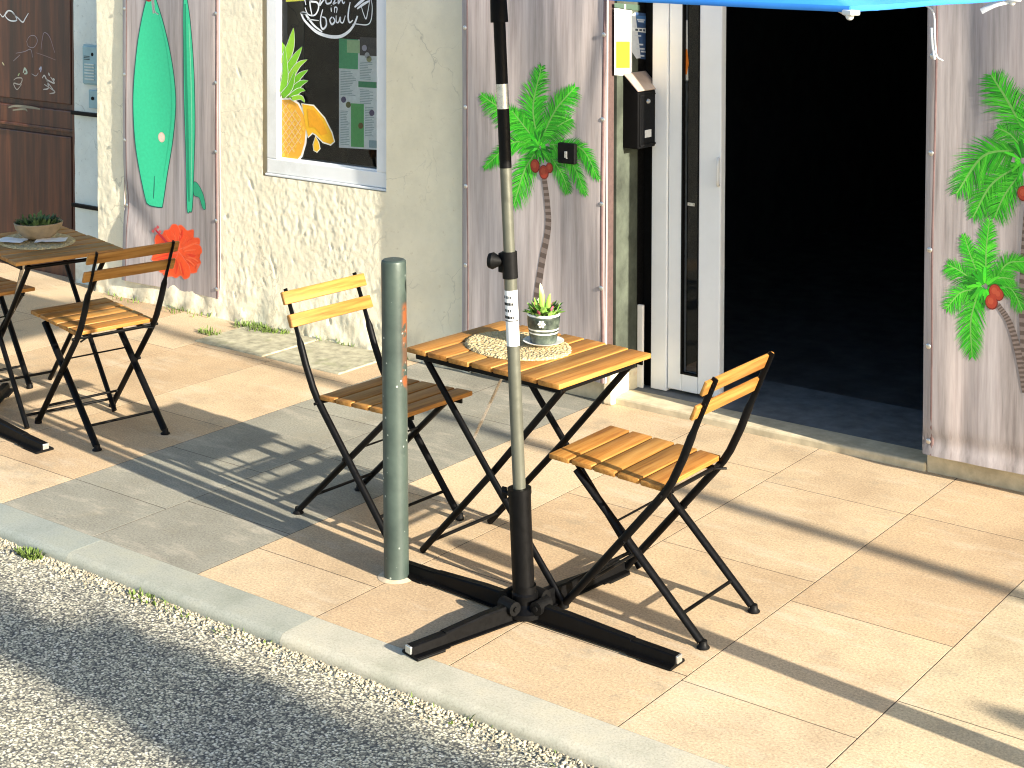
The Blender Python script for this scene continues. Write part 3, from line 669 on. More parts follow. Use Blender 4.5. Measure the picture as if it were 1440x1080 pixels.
palm(b3, 3, [([(1420, 760), (1290, 850), (1205, 1000)], .075, -.1), ([(1400, 690), (1250, 720), (1130, 890)], .085, -.1), ([(1430, 790), (1350, 900), (1305, 1000)], .06, .05), ([(1440, 600), (1370, 470), (1290, 345)], .085, 0), ([(1450, 700), (1380, 620), (1320, 590)], .05, -.1), ([(1460, 700), (1560, 560), (1680, 520)], .08, 0), ([(1470, 740), (1600, 760), (1720, 900)], .08, 0), ([(1470, 680), (1500, 500), (1560, 330)], .08, .1), ([(1480, 800), (1560, 900), (1580, 1020)], .07, 0)],
     [(1465, 870), (1448, 1100), (1436, 1400), (1450, 1700)], [(1440, 890, .024), (1470, 900, .026)], 1000, 0, 3.273, .03, None, (1440, 740))
palm(b3, 3, [([(300, 330), (215, 335), (158, 395)], .05, 0), ([(275, 330), (245, 440), (250, 570)], .06, .05), ([(280, 320), (215, 265), (163, 235)], .05, -.05), ([(290, 310), (250, 220), (220, 128)], .042, 0), ([(300, 300), (300, 190), (312, 75)], .05, .1), ([(320, 310), (375, 235), (440, 225)], .05, 0), ([(330, 320), (390, 325), (432, 400)], .045, -.1), ([(310, 310), (350, 285), (400, 290)], .045, -.05)],
     [(340, 380), (385, 450), (420, 570), (445, 700)], [(333, 335, .024), (320, 372, .024), (345, 345, .02)], 1270, 280, 2.571, .026, None, (295, 315))
# surfboards and flower on the first banner
BY = YBS[1]
bm = B(); ink_layer(bm)
sb = closed(bpx([(768, -70), (790, 0), (830, 130), (866, 290), (886, 440), (888, 560), (870, 730), (845, 880), (824, 1030), (815, 1047), (770, 1040), (752, 1030), (742, 1010), (713, 870), (690, 720), (679, 540), (684, 380), (700, 210), (722, 80), (745, -10)], 0, 0, 3.6))
DK = (.012, .10, .09); SG = (.045, .60, .31)
poly(bm, outline(sb, .006), 0, DK); poly(bm, sb, -.0012, SG)
paint(bm, stroke(bm, curve(bpx([(800, 60), (840, 230), (866, 430), (868, 580), (850, 740), (826, 900)], 0, 0, 3.6)), .010, -.0018), (.03, .50, .26))
paint(bm, stroke(bm, curve(bpx([(783, 890), (782, 950), (779, 1005)], 0, 0, 3.6)), .007, -.002), DK)
c = bpx([(818, 695)], 0, 0, 3.6)[0]; poly(bm, [(c[0]+.028*math.cos(t*.4), c[1]+.028*math.sin(t*.4)) for t in range(16)], -.0022, (.75, .55, .42)); poly(bm, [(c[0]+.022*math.cos(t*.4), c[1]+.022*math.sin(t*.4)) for t in range(16)], -.0028, (.80, .68, .55))
s2 = closed(bpx([(940, -70), (952, 0), (968, 120), (985, 350), (990, 600), (985, 800), (974, 1045), (961, 1068), (948, 1052), (944, 800), (936, 500), (935, 250), (934, 60)], 0, 0, 3.6))
poly(bm, outline(s2, .005), -.0003, DK); poly(bm, s2, -.0015, (.045, .60, .30))
paint(bm, stroke(bm, curve(bpx([(943, 20), (944, 300), (950, 600), (955, 900), (958, 1020)], 0, 0, 3.6)), .022, -.002), (.015, .33, .17))
paint(bm, stroke(bm, curve(bpx([(962, 120), (972, 400), (975, 700), (968, 1000)], 0, 0, 3.6)), .008, -.0024), (.25, .75, .45))
fn = closed(bpx([(984, 924), (1006, 934), (1032, 985), (1044, 1052), (1030, 1052), (1012, 1000), (984, 985)], 0, 0, 3.6)); poly(bm, outline(fn, .003), -.0002, DK); poly(bm, fn, -.0013, (.03, .40, .20))
poly(bm, closed(bpx([(735, -8), (750, 8), (772, 0), (760, -20)], 0, 0, 3.6)), -.003, (.45, .01, .03))
on_banner(bm, b1, 1); link('surfboard_print', bm, M['print'], b1)
bm = B(); ink_layer(bm); rs = random.Random(9)
cxy = (708, 212)
for k in range(5):
    a = k*6.283/5 - .9; ca, sa = math.cos(a), math.sin(a); pts = []
    prof = [(0, -8), (28, -34), (58, -56), (86, -58), (102, -36), (94, -18), (108, 2), (97, 20), (103, 42), (84, 58), (56, 54), (28, 32), (0, 8)]
    for d, w_ in prof:
        d *= rs.uniform(.92, 1.06); pts.append((cxy[0] + .92*(ca*d - sa*w_), cxy[1] + 1.02*(sa*d + ca*w_)))
    pp = closed(bpx(pts, 0, 280, 2.842), 4)
    poly(bm, outline(pp, .002), -.0004-k*.0005, (.82, .16, .08)); poly(bm, outline(pp, -.0025), -.0007-k*.0005, (.86, .085+.02*rs.random(), .022))
    for j in range(9):
        b_ = a + rs.uniform(-.5, .5); r0 = rs.uniform(25, 60); r1 = rs.uniform(70, 98); w_ = rs.uniform(-.08, .08)
        paint(bm, stroke(bm, curve(bpx([(cxy[0]+math.cos(b_)*r0, cxy[1]+math.sin(b_)*r0), (cxy[0]+math.cos(b_+w_)*(r0+r1)/2, cxy[1]+math.sin(b_+w_)*(r0+r1)/2), (cxy[0]+math.cos(b_)*r1, cxy[1]+math.sin(b_)*r1)], 0, 280, 2.842), 8), rs.uniform(.003, .012), -.0045-j*.00005), rs.choice([(.80, .05, .018), (.90, .15, .05), (.85, .10, .03)]))
paint(bm, stroke(bm, curve(bpx([(700, 210), (660, 165), (618, 118)], 0, 280, 2.842), 10), .016, -.006), (.55, .03, .05))
for (x, z) in ((622, 120), (632, 112), (612, 128), (640, 130)): poly(bm, bpx([(x-7, z), (x, z-8), (x+7, z), (x, z+8)], 0, 280, 2.842), -.0064, (.70, .12, .12))
on_banner(bm, b1, 1); link('flower_print', bm, M['print'], b1)

# black socket box on the palm banner
sx = tag(empty('socket_box', (-1.165, YBS[2]-.012, 1.085)), 'small black square switch box fixed on the palm banner beside the doorway', 'switch')
bm = B(); bx(bm, (-.046, -.020, -.045), (.046, .010, .045), .005); link('housing', bm, M['blackmatte'], sx)
bm = B(); bx(bm, (-.006, -.024, -.018), (.008, -.020, .010), .001); bx(bm, (.003, -.024, -.022), (.009, -.0195, -.018)); link('keyhole_cover', bm, M['silver'], sx)

# ------------------------------------------------------------------ doorway: jamb, mailbox, papers, sliding door
bm = B(); bx(bm, (-.985, YF+.003, .12), (-.966, 2.145, 2.35)); part('jamb', bm, M['concrete'])
bm = B(); bx(bm, (-.99, YF-.03, .0), (-.962, 2.15, .12), .006); bx(bm, (-1.0, YF-.045, 0), (-.952, YF+.03, .2), .008)
jb = plain('painted_base_stone', (.74, .66, .46), .8, 0, .15, 15, .3, .3, (.50, .20, .12)); part('jamb_base', bm, jb)
bm = B(); bx(bm, (-.964, 2.145, .03), (-.935, 2.16, .40), .003); part('corner_batten', bm, M['paper'])
sd = empty('sliding_door', (-.75-OFF.x, 2.17-OFF.y, .0)); sd.parent = bld
bm = B(); bx(bm, (-.905, 2.165, .032), (-.825, 2.225, 2.35), .004); bx(bm, (-.822, 2.172, .045), (-.752, 2.215, 2.35), .004); bx(bm, (-.672, 2.172, .045), (-.562, 2.215, 2.35), .006); bx(bm, (-.752, 2.173, .045), (-.672, 2.214, .125), .003); part('frame', bm, M['pvc'], sd)
bm = B(); bm.faces.new([bm.verts.new(q) for q in ((-.752, 2.192, .125), (-.672, 2.192, .125), (-.672, 2.192, 2.35), (-.752, 2.192, 2.35))]); part('pane', bm, M['glass'], sd)
bm = B(); bx(bm, (-.756, 2.17, .12), (-.749, 2.19, 2.35)); bx(bm, (-.675, 2.17, .12), (-.669, 2.19, 2.35)); bx(bm, (-.752, 2.17, .12), (-.672, 2.19, .128)); bx(bm, (-.975, 2.1455, .03), (-.9665, 2.272, 2.35)); bx(bm, (-.966, 2.2, .03), (-.906, 2.215, 2.35)); part('gasket_and_gap_shade', bm, M['blackmatte'], sd)  # glazing gaskets, plus black strips painting the shadowed gap beside the jamb
bm = B(); bx(bm, (-.735, 2.188, .86), (-.70, 2.191, .874)); part('lock_plate', bm, M['silver'], sd)
hp = on_plane(1011, 242, 1, 2.17)
bm = B(); sweep(bm, smoothpath([(hp.x-.01, 2.19, hp.z-.06), (hp.x+.006, 2.15, hp.z-.05), (hp.x+.008, 2.145, hp.z), (hp.x+.006, 2.15, hp.z+.05), (hp.x-.01, 2.19, hp.z+.06)], 14), (.006, .008), 10); part('handle', bm, M['white'], sd, 60)
bm = B(); bx(bm, (-.985, 2.23, .0), (-.975, 2.8, 2.35)); part('door_pocket', bm, M['blackmatte'], sd)
# mailbox on the jamb, opening to the right
mb = tag(empty('mailbox', (-.967, 2.11, 1.24)), 'black metal letterbox with sloping pale top on the doorway jamb', 'letterbox')
bm = B()
prof = [(0, -.13), (.078, -.13), (.078, .115), (.0, .19)]
v0 = [bm.verts.new((x, -.085, z)) for x, z in prof]; v1 = [bm.verts.new((x, .085, z)) for x, z in prof]
bm.faces.new(v0); bm.faces.new(v1[::-1])
for i in range(4): bm.faces.new((v0[i], v1[i], v1[(i+1) % 4], v0[(i+1) % 4]))
bmesh.ops.recalc_face_normals(bm, faces=bm.faces); bmesh.ops.bevel(bm, geom=list(bm.edges), offset=.004, segments=2, affect='EDGES', profile=.5); link('body', bm, M['black'], mb)
bm = B(); box(bm, (.043, 0, .158), (.105, .178, .006), Matrix.Rotation(math.atan2(.075, .078), 3, 'Y'), .002); link('lid', bm, plain('sunlit_lid', (.45, .36, .30), .35, .3, .15, 20), mb)  # paler than the black body: sunlight on the slope put into the colour
bm = B(); frame(bm, -.07, .07, -.118, .105, .006, 0, .003, .001); bmesh.ops.rotate(bm, verts=bm.verts, matrix=Matrix.Rotation(R(90), 3, 'Z')); bmesh.ops.translate(bm, verts=bm.verts, vec=(.081, 0, 0)); bx(bm, (.078, -.07, -.120), (.083, .06, -.113)); link('door_edge', bm, M['blackmatte'], mb)
bm = B(); lathe(bm, [(0, .008), (.009, .007), (.012, 0)], 14); bmesh.ops.rotate(bm, verts=bm.verts, matrix=Matrix.Rotation(R(90), 3, 'Y')); bmesh.ops.translate(bm, verts=bm.verts, vec=(.079, -.005, .073)); link('lock', bm, M['silver'], mb, 40)
bm = B(); bx(bm, (.078, -.03, -.085), (.0805, .022, -.052), .0005); link('name_plate', bm, M['white'], mb)
# notices on the jamb (plane x = const)
def jpoly(bm, pts, x, c, s=4.911, ox=840, oy=0):
    vs = []
    for px, py in pts:
        q = on_plane(ox+px/s, oy+py/s, 0, x); vs.append(bm.verts.new((x, q.y, q.z)))
    f = bm.faces.new(vs); paint(bm, bmesh.ops.triangulate(bm, faces=[f])['faces'], c)
bm = B(); ink_layer(bm); xj = -.9635
jpoly(bm, [(118, 55), (240, 75), (240, 525), (118, 518)], xj, (.80, .80, .76)); jpoly(bm, [(130, 285), (225, 285), (225, 470), (130, 470)], xj+.0012, (.85, .56, .02)); jpoly(bm, [(200, 85), (235, 95), (230, 140), (212, 150)], xj+.0012, (.72, .45, .35)); jpoly(bm, [(185, 30), (198, 30), (198, 60), (185, 60)], xj+.0012, (.6, .62, .4))
o = link('notice_sheet', bm, M['print']); tag(o, 'white notice sheet with a yellow square above the letterbox', 'notice')
bm = B(); ink_layer(bm)
jpoly(bm, [(118, 20), (295, 35), (295, 75), (118, 50)], xj+.0008, (.06, .10, .07)); jpoly(bm, [(262, 85), (370, 95), (345, 412), (295, 405), (255, 240)], xj+.0016, (.035, .075, .17)); jpoly(bm, [(240, 100), (262, 85), (300, 400), (270, 405), (240, 360)], xj+.0022, (.52, .56, .60)); jpoly(bm, [(268, 110), (340, 110), (330, 165), (275, 150)], xj+.0026, (.05, .14, .32))
jpoly(bm, [(240, 190), (345, 195), (342, 228), (250, 215)], xj+.0026, (.62, .66, .68)); 
for (a, b_, w) in ((275, 130, 55), (282, 142, 40), (258, 240, 45), (272, 300, 45), (268, 330, 60), (285, 378, 40), (300, 350, 35)): jpoly(bm, [(a, b_), (a+w, b_+3), (a+w, b_+14), (a, b_+10)], xj+.003, (.45, .50, .58))
for (a, b_, w) in ((262, 198, 20), (290, 200, 18), (316, 202, 14)): jpoly(bm, [(a, b_), (a+w, b_+1), (a+w, b_+16), (a, b_+14)], xj+.0032, (.05, .07, .10))
o = link('event_poster', bm, M['print']); tag(o, 'dark blue poster with pale lettering taped beside the white notice', 'poster')
bm = B(); ink_layer(bm); yq = 2.1905
S8 = 4.911
poly(bm, pxz([(578, 135), (624, 140), (628, 555), (578, 555)], yq, 840, 0, S8), yq, (.66, .66, .58)); poly(bm, pxz([(580, 340), (622, 340), (632, 440), (618, 515), (580, 510)], yq-.001, 840, 0, S8), yq-.001, (.75, .20, .02))
for k in range(5): poly(bm, pxz([(590, 160+k*34), (614, 161+k*34), (614, 172+k*34), (590, 171+k*34)], yq-.001, 840, 0, S8), yq-.001, (.30, .33, .25))
o = link('door_sticker', bm, M['print']); tag(o, 'narrow white and orange sticker on the glass strip of the sliding door', 'sticker')

# ================================================================== FURNITURE
def make_chair():
    c = empty('folding_chair')
    def pr(x, z, y): return Vector((x, y, z))
    for sy in (1, -1):
        y = .170*sy
        P = [pr(-.225, .018, y), pr(-.06, .213, y), pr(.10, .402, y), pr(.128, .437, y), pr(.15, .472, y), pr(.185, .545, y), pr(.212, .613, y), pr(.222, .636, y), pr(.24, .68, y), pr(.29, .797, y)]
        rad = [(.0125, .0125)]*6 + [(.0125, .0125), (.0105, .005), (.0105, .0035), (.0105, .0035)]
        bm = B(); sweep(bm, P, rad, 12, (0, 1, 0))
        for (x, z) in ((.256, .717), (.282, .778), (.25, .703), (.276, .764)):
            box(bm, (x+.002, y+.004*sy, z), (.006, .004, .006), None, .001)
        leg = link('back_leg', bm, M['black'], c, 50)
        bm = B(); lathe(bm, [(0, .0), (.015, .0), (.0155, .004), (.0135, .012), (.0125, .022), (.0, .023)], 14); link('rubber_foot', bm, M['blackmatte'], leg, 50, (-.232, y, .001))
        y = .152*sy
        bm = B(); sweep(bm, [pr(.237, .018, y), pr(.05, .194, y), pr(-.07, .306, y), pr(-.20, .428, y)], (.0105, .0150), 12, (0, 1, 0))
        sweep(bm, [pr(-.014, .256, y-.012*sy), pr(-.014, .256, y+.032*sy)], .006, 10)
        leg = link('front_leg', bm, M['black'], c, 50)
        bm = B(); lathe(bm, [(0, .0), (.019, .0), (.0195, .003), (.0130, .009), (.0115, .022), (.0, .023)], 14); link('rubber_foot', bm, M['blackmatte'], leg, 50, (.245, y, .001))
        bm = B(); bx(bm, (-.285, y*.8-.004, .425), (.125, y*.8+.004, .441), .0015)
        bmesh.ops.rotate(bm, verts=bm.verts, cent=(-.08, 0, .44), matrix=Matrix.Rotation(R(2.2), 3, 'Y')); link('seat_rail', bm, M['black'], c)
    bm = B()
    sweep(bm, [(.172, -.152, .080), (.172, .152, .080)], .0055, 8); link('stretcher', bm, M['black'], c, 60)
    bm = B(); sweep(bm, [(-.165, -.170, .088), (-.165, .170, .088)], .0055, 8); link('stretcher', bm, M['black'], c, 60)
    bm = B(); sweep(bm, [(-.06, -.152, .298), (-.06, .152, .298)], .0035, 8); link('cross_rod', bm, M['black'], c, 60)
    bm = B(); sweep(bm, [(.118, -.192, .424), (.118, .192, .424)], .0055, 8); sweep(bm, [(.14, -.165, .415), (.118, -.13, .42), (.118, .13, .42), (.14, .165, .415)], .004, 8); link('hinge_rod', bm, M['black'], c, 60)
    rs = random.Random(1); bm = B()
    for k in range(5):
        x = -.29 + .037 + k*.083
        box(bm, (x, rs.uniform(-.002, .002), .4495), (.0735, .345, .016), Matrix.Rotation(rs.uniform(-.004, .004), 3, 'Z'), .003)
    bmesh.ops.rotate(bm, verts=bm.verts, cent=(-.08, 0, .44), matrix=Matrix.Rotation(R(2.2), 3, 'Y')); link('seat', bm, M['slat'], c, 30)
    bm = B(); th = math.atan2(.05, .117)
    for (x, z) in ((.2685, .77), (.236, .694)):
        box(bm, (x, 0, z), (.012, .405, .046), Matrix.Rotation(th, 3, 'Y'), .003)
    link('backrest', bm, M['slat'], c, 30)
    return c
CG = 'wooden slatted folding chairs on the pavement'
chair = make_chair()
places = [((.282, .308, 0), 0, 'sunlit folding chair nearest the road, right of the parasol pole'), ((-.893, .345, 0), math.pi-.05, 'folding chair with shaded seat behind the green bollard'),
          ((-2.465, .402, 0), -.19, 'folding chair standing in front of the red flower banner'), ((-3.435, .445, 0), math.pi-.2, 'folding chair mostly cut off by the left edge of the photo')]
for i, (l, rz, lab) in enumerate(places):
    c = chair if i == 0 else copy_tree(chair)
    c.location = l; c.rotation_euler = (0, 0, rz); tag(c, lab, 'chair', CG)

def make_table():
    t = empty('folding_table'); HX, HY = .3266, .2354
    rs = random.Random(4); bm = B(); w = 2*HX/7
    for k in range(7):
        x = -HX + w*(k+.5); box(bm, (x, rs.uniform(-.004, .004), .6915), (w-.010, 2*HY, .017), Matrix.Rotation(rs.uniform(-.003, .003), 3, 'Z'), .003)
    link('tabletop', bm, M['slat'], t, 30)
    for sy in (1, -1):
        bm = B(); bx(bm, (-HX+.02, sy*(HY-.028)-.004, .663), (HX-.02, sy*(HY-.028)+.004, .6825), .0015); bx(bm, (-HX+.01, sy*(HY-.04)-.006, .655), (-.08, sy*(HY-.04)+.006, .6825), .002); link('top_rail', bm, M['black'], t)
        y = .192*sy
        bm = B(); sweep(bm, [(-.285, y, .668), (0, y, .346), (.312, y, .006)], (.0115, .010), 12, (0, 1, 0)); link('leg', bm, M['black'], t, 50)
        y = .168*sy
        bm = B(); sweep(bm, [(.285, y, .668), (0, y, .346), (-.318, y, .006)], (.0115, .010), 12, (0, 1, 0)); sweep(bm, [(0, y-.008*sy, .346), (0, y+.034*sy, .346)], .006, 10); link('leg', bm, M['black'], t, 50)
    for x, y in ((.285, .192), (-.29, .168)):
        bm = B(); sweep(bm, [(x-.012*(1 if x > 0 else -1), -y, .048), (x-.012*(1 if x > 0 else -1), y, .048)], .006, 8); link('stretcher', bm, M['black'], t, 60)
    for x in (.285, -.285):
        bm = B(); sweep(bm, [(x, -.185, .664), (x, .185, .664)], .008, 8); link('crossbar', bm, M['black'], t, 60)
    bm = B(); sweep(bm, [(-.02, -.05, .664), (-.075, -.05, .60), (-.20, -.05, .37)], (.002, .009), 8, (0, 1, 0)); link('folding_stay', bm, M['silver'], t, 40)
    return t
tb = make_table(); tb.location = (-.2419, .3489, 0); tb.rotation_euler = (0, 0, -.0687)
tag(tb, 'sunlit slatted folding table holding the striped plant pot', 'table', 'slatted folding tables on the pavement')
t2 = copy_tree(tb); t2.location = (-2.945, .462, 0); t2.rotation_euler = (0, 0, -.25); tag(t2, 'shaded folding table at the left holding the earthen bowl', 'table', 'slatted folding tables on the pavement')

# woven mats
def make_mat(seed, rx, ry):
    rs = random.Random(seed); bm = B(); n = 96
    V = {}
    nr, na = 26, 132
    for k in range(nr+1):
        for a in range(na):
            t = k/nr; th = 2*math.pi*a/na
            e = 1 + .010*math.sin(th*33)*t + .012*noise.noise(Vector((math.cos(th)*4, math.sin(th)*4, seed)))
            z = .0075 + .0016*math.sin(t*nr*math.pi*.92)*math.cos(th*33 + (k % 2)*math.pi) + .0012*noise.noise(Vector((t*rx*60*math.cos(th), t*ry*60*math.sin(th), seed)))
            if k == nr: z = .0005
            V[k, a] = bm.verts.new((rx*t*e*math.cos(th), ry*t*e*math.sin(th), z)) if k else (V[0, 0] if a else bm.verts.new((0, 0, .0075)))
    for k in range(nr):
        for a in range(na):
            b_ = (a+1) % na
            if k == 0: bm.faces.new((V[0, 0], V[1, a], V[1, b_]))
            else: bm.faces.new((V[k, a], V[k+1, a], V[k+1, b_], V[k, b_]))
    return link('placemat', bm, M['jute'], None, 180)
pm = make_mat(1, .195, .155); pm.location = (-.296, .362, .7003); pm.rotation_euler = (0, 0, -.15); tag(pm, 'sunlit round woven straw placemat under the plant pot', 'placemat', 'woven placemats')
pm2 = pm.copy(); COL.objects.link(pm2); pm2.location = (-2.985, .47, .7003); pm2.rotation_euler = (0, 0, -.25); tag(pm2, 'shaded woven placemat under the earthen bowl', 'placemat', 'woven placemats')

# striped pot with succulent
pot = tag(empty('plant_pot', (-.225, .408, .7135)), 'grey green ceramic pot with white stripes on a white saucer', 'plant pot')
bm = B(); lathe(bm, [(0, .004), (.040, .004), (.043, .006), (.047, .03), (.052, .06), (.0545, .085), (.0545, .098), (.052, .101), (.048, .099), (.046, .09), (0, .088)], 40)
m_, nt, b_ = newmat('striped_glaze'); v = coords(nt); s_ = N(nt, 'ShaderNodeTexCoord'); z_ = N(nt, 'ShaderNodeSeparateXYZ'); nt.links.new(s_.outputs['Object'], z_.inputs[0])
zz = N(nt, 'ShaderNodeMath', operation='MULTIPLY'); zz.inputs[1].default_value = 10; nt.links.new(z_.outputs['Z'], zz.inputs[0])
st = ramp(nt, zz.outputs[0], [(0, (0,0,0)), (.36, (0,0,0)), (.37, (1,1,1)), (.41, (1,1,1)), (.42, (0,0,0)), (.48, (0,0,0)), (.49, (1,1,1)), (.53, (1,1,1)), (.54, (0,0,0)), (.94, (0,0,0)), (.95, (1,1,1))])
gl = ramp(nt, noi(nt, v, 34, 4), [(.38, (.018, .028, .022)), (.55, (.06, .078, .06)), (.7, (.12, .14, .105))]); nt.links.new(mix(nt, st, gl, (.72, .72, .66)), b_.inputs['Base Color']); b_.inputs['Roughness'].default_value = .3
link('pot', bm, m_, pot, 40)
# raised flower motif on the pot, and saucer
bm = B()
for k in range(6):
    a0 = R(-62) + .16*math.cos(k*1.047); z0 = .074 + .009*math.sin(k*1.047); r = .0545
    bmesh.ops.create_uvsphere(bm, u_segments=8, v_segments=6, radius=.0052, matrix=Matrix.Translation((r*math.cos(a0)*.985, r*math.sin(a0)*.985, z0)) @ Matrix.Diagonal((1, 1, .8, 1)))
bmesh.ops.create_uvsphere(bm, u_segments=8, v_segments=6, radius=.005, matrix=Matrix.Translation((.0545*math.cos(R(-62))*.99, .0545*math.sin(R(-62))*.99, .074)))
link('flower_motif', bm, plain('pale_glaze', (.62, .64, .55), .3), pot, 60)
bm = B(); lathe(bm, [(0, 0), (.045, 0), (.066, .008), (.068, .010), (.065, .010), (.045, .004), (0, .004)], 36); link('saucer', bm, M['white'], pot, 40)
bm = B(); lathe(bm, [(0, .092), (.046, .091)], 20); link('soil', bm, plain('soil', (.03, .02, .013), .95, 0, .5, 60, .5), pot)
def leaves(bm, n, R0, hz, length, w, rs, up=(.2, .9), c=(0, 0, .092), curl=.4):
    for i in range(n):
        a = rs.uniform(0, 6.283); r = R0*math.sqrt(rs.random()); l = length*rs.uniform(.6, 1.1); u = rs.uniform(*up)
        p = Vector((c[0]+r*math.cos(a), c[1]+r*math.sin(a), c[2] + hz*rs.random())); d = Vector((math.cos(a), math.sin(a), 0))
        s = Vector((-d.y, d.x, 0)); prev = None
        for j in range(5):
            t = j/4; q = p + d*l*t*(1-u*.6) + Vector((0, 0, l*(u*t - curl*t*t*.5))); ww = w*math.sin(math.pi*(.12+.88*t))*(1 if j < 4 else .15)
            row = (bm.verts.new(q - s*ww), bm.verts.new(q - Vector((0, 0, ww*.5))), bm.verts.new(q + s*ww))
            if prev: bm.faces.new((prev[0], prev[1], row[1], row[0])); bm.faces.new((prev[1], prev[2], row[2], row[1]))
            prev = row
rs = random.Random(6)
pl = tag(empty('succulent', (-.225, .408, .7135)), 'small succulent with one tall pale leaf growing in the striped pot', 'plant')
bm = B(); leaves(bm, 80, .045, .02, .042, .008, rs, (.3, 1.1)); link('leaves', bm, plain('succulent_green', (.15, .29, .05), .5, 0, .5, 70), pl, 180)
bm = B(); leaves(bm, 16, .04, .03, .035, .006, rs, (.5, 1.2)); link('pink_leaves', bm, plain('pink_tip', (.45, .09, .15), .5, 0, .4, 70), pl, 180)
bm = B()
for (x, y, h, w, lean) in ((-.004, 0, .105, .011, -.01), (.010, .006, .075, .009, .012), (-.016, -.004, .055, .008, -.02)):
    sweep(bm, [(x + lean*t*t, y, .09 + h*t) for t in (0, .25, .5, .75, .92, 1)], [(w*.45, w), (w*.45, w), (w*.4, w*.95), (w*.3, w*.7), (w*.2, w*.4), (.001, .001)], 8, (.8, .6, 0))
m_, nt, b_ = newmat('tall_leaf'); s_ = N(nt, 'ShaderNodeTexCoord'); z_ = N(nt, 'ShaderNodeSeparateXYZ'); nt.links.new(s_.outputs['Object'], z_.inputs[0])
zz = N(nt, 'ShaderNodeMath', operation='MULTIPLY'); zz.inputs[1].default_value = 5; nt.links.new(z_.outputs['Z'], zz.inputs[0])
nt.links.new(ramp(nt, zz.outputs[0], [(.45, (.10, .30, .03)), (.8, (.30, .50, .08)), (.95, (.72, .74, .45))]), b_.inputs['Base Color']); b_.inputs['Roughness'].default_value = .45
link('tall_leaves', bm, m_, pl, 60)

# earthen bowl with moss on the left table
bp0 = on_plane(38, 338, 2, .712)
bowl = tag(empty('bowl', (bp0.x, bp0.y+.06, .714)), 'wide earthen bowl on the shaded table by the old door', 'bowl')
bm = B(); lathe(bm, [(0, 0), (.05, 0), (.075, .016), (.098, .045), (.104, .068), (.101, .071), (.096, .066), (.08, .05), (0, .046)], 36); link('body', bm, plain('clay', (.30, .22, .13), .7, 0, .25, 25, .2), bowl, 40)
ms = tag(empty('moss_plant', (bp0.x, bp0.y+.06, .714)), 'low dark green bushy plant growing in the earthen bowl', 'plant')
bm = B(); leaves(bm, 300, .088, .025, .034, .007, rs, (.3, 1.2), (0, 0, .048)); link('leaves', bm, plain('moss_green', (.05, .095, .025), .7, 0, .5, 70), ms, 180)
# folded white napkin beside the bowl
for (ox, lab) in ((.10, 'white paper napkin right of the earthen bowl'), (-.03, 'white paper napkin in front of the earthen bowl')):
    bm = B(); n = 9
    for i in range(n):
        for j in range(n): bm.verts.new(((i/(n-1)-.5)*.13, (j/(n-1)-.5)*.09, .004 + .007*abs(noise.noise(Vector((i*.7+ox*40, j*.8, 1))))))
    bm.verts.ensure_lookup_table()
    for i in range(n-1):
        for j in range(n-1): bm.faces.new([bm.verts[k] for k in (i*n+j, (i+1)*n+j, (i+1)*n+j+1, i*n+j+1)])
    o = link('napkin', bm, M['paper'], None, 180, (bp0.x+ox, bp0.y + (.05 if ox > 0 else -.055), .7135)); o.rotation_euler = (0, 0, .5+ox*3); tag(o, lab, 'napkin')

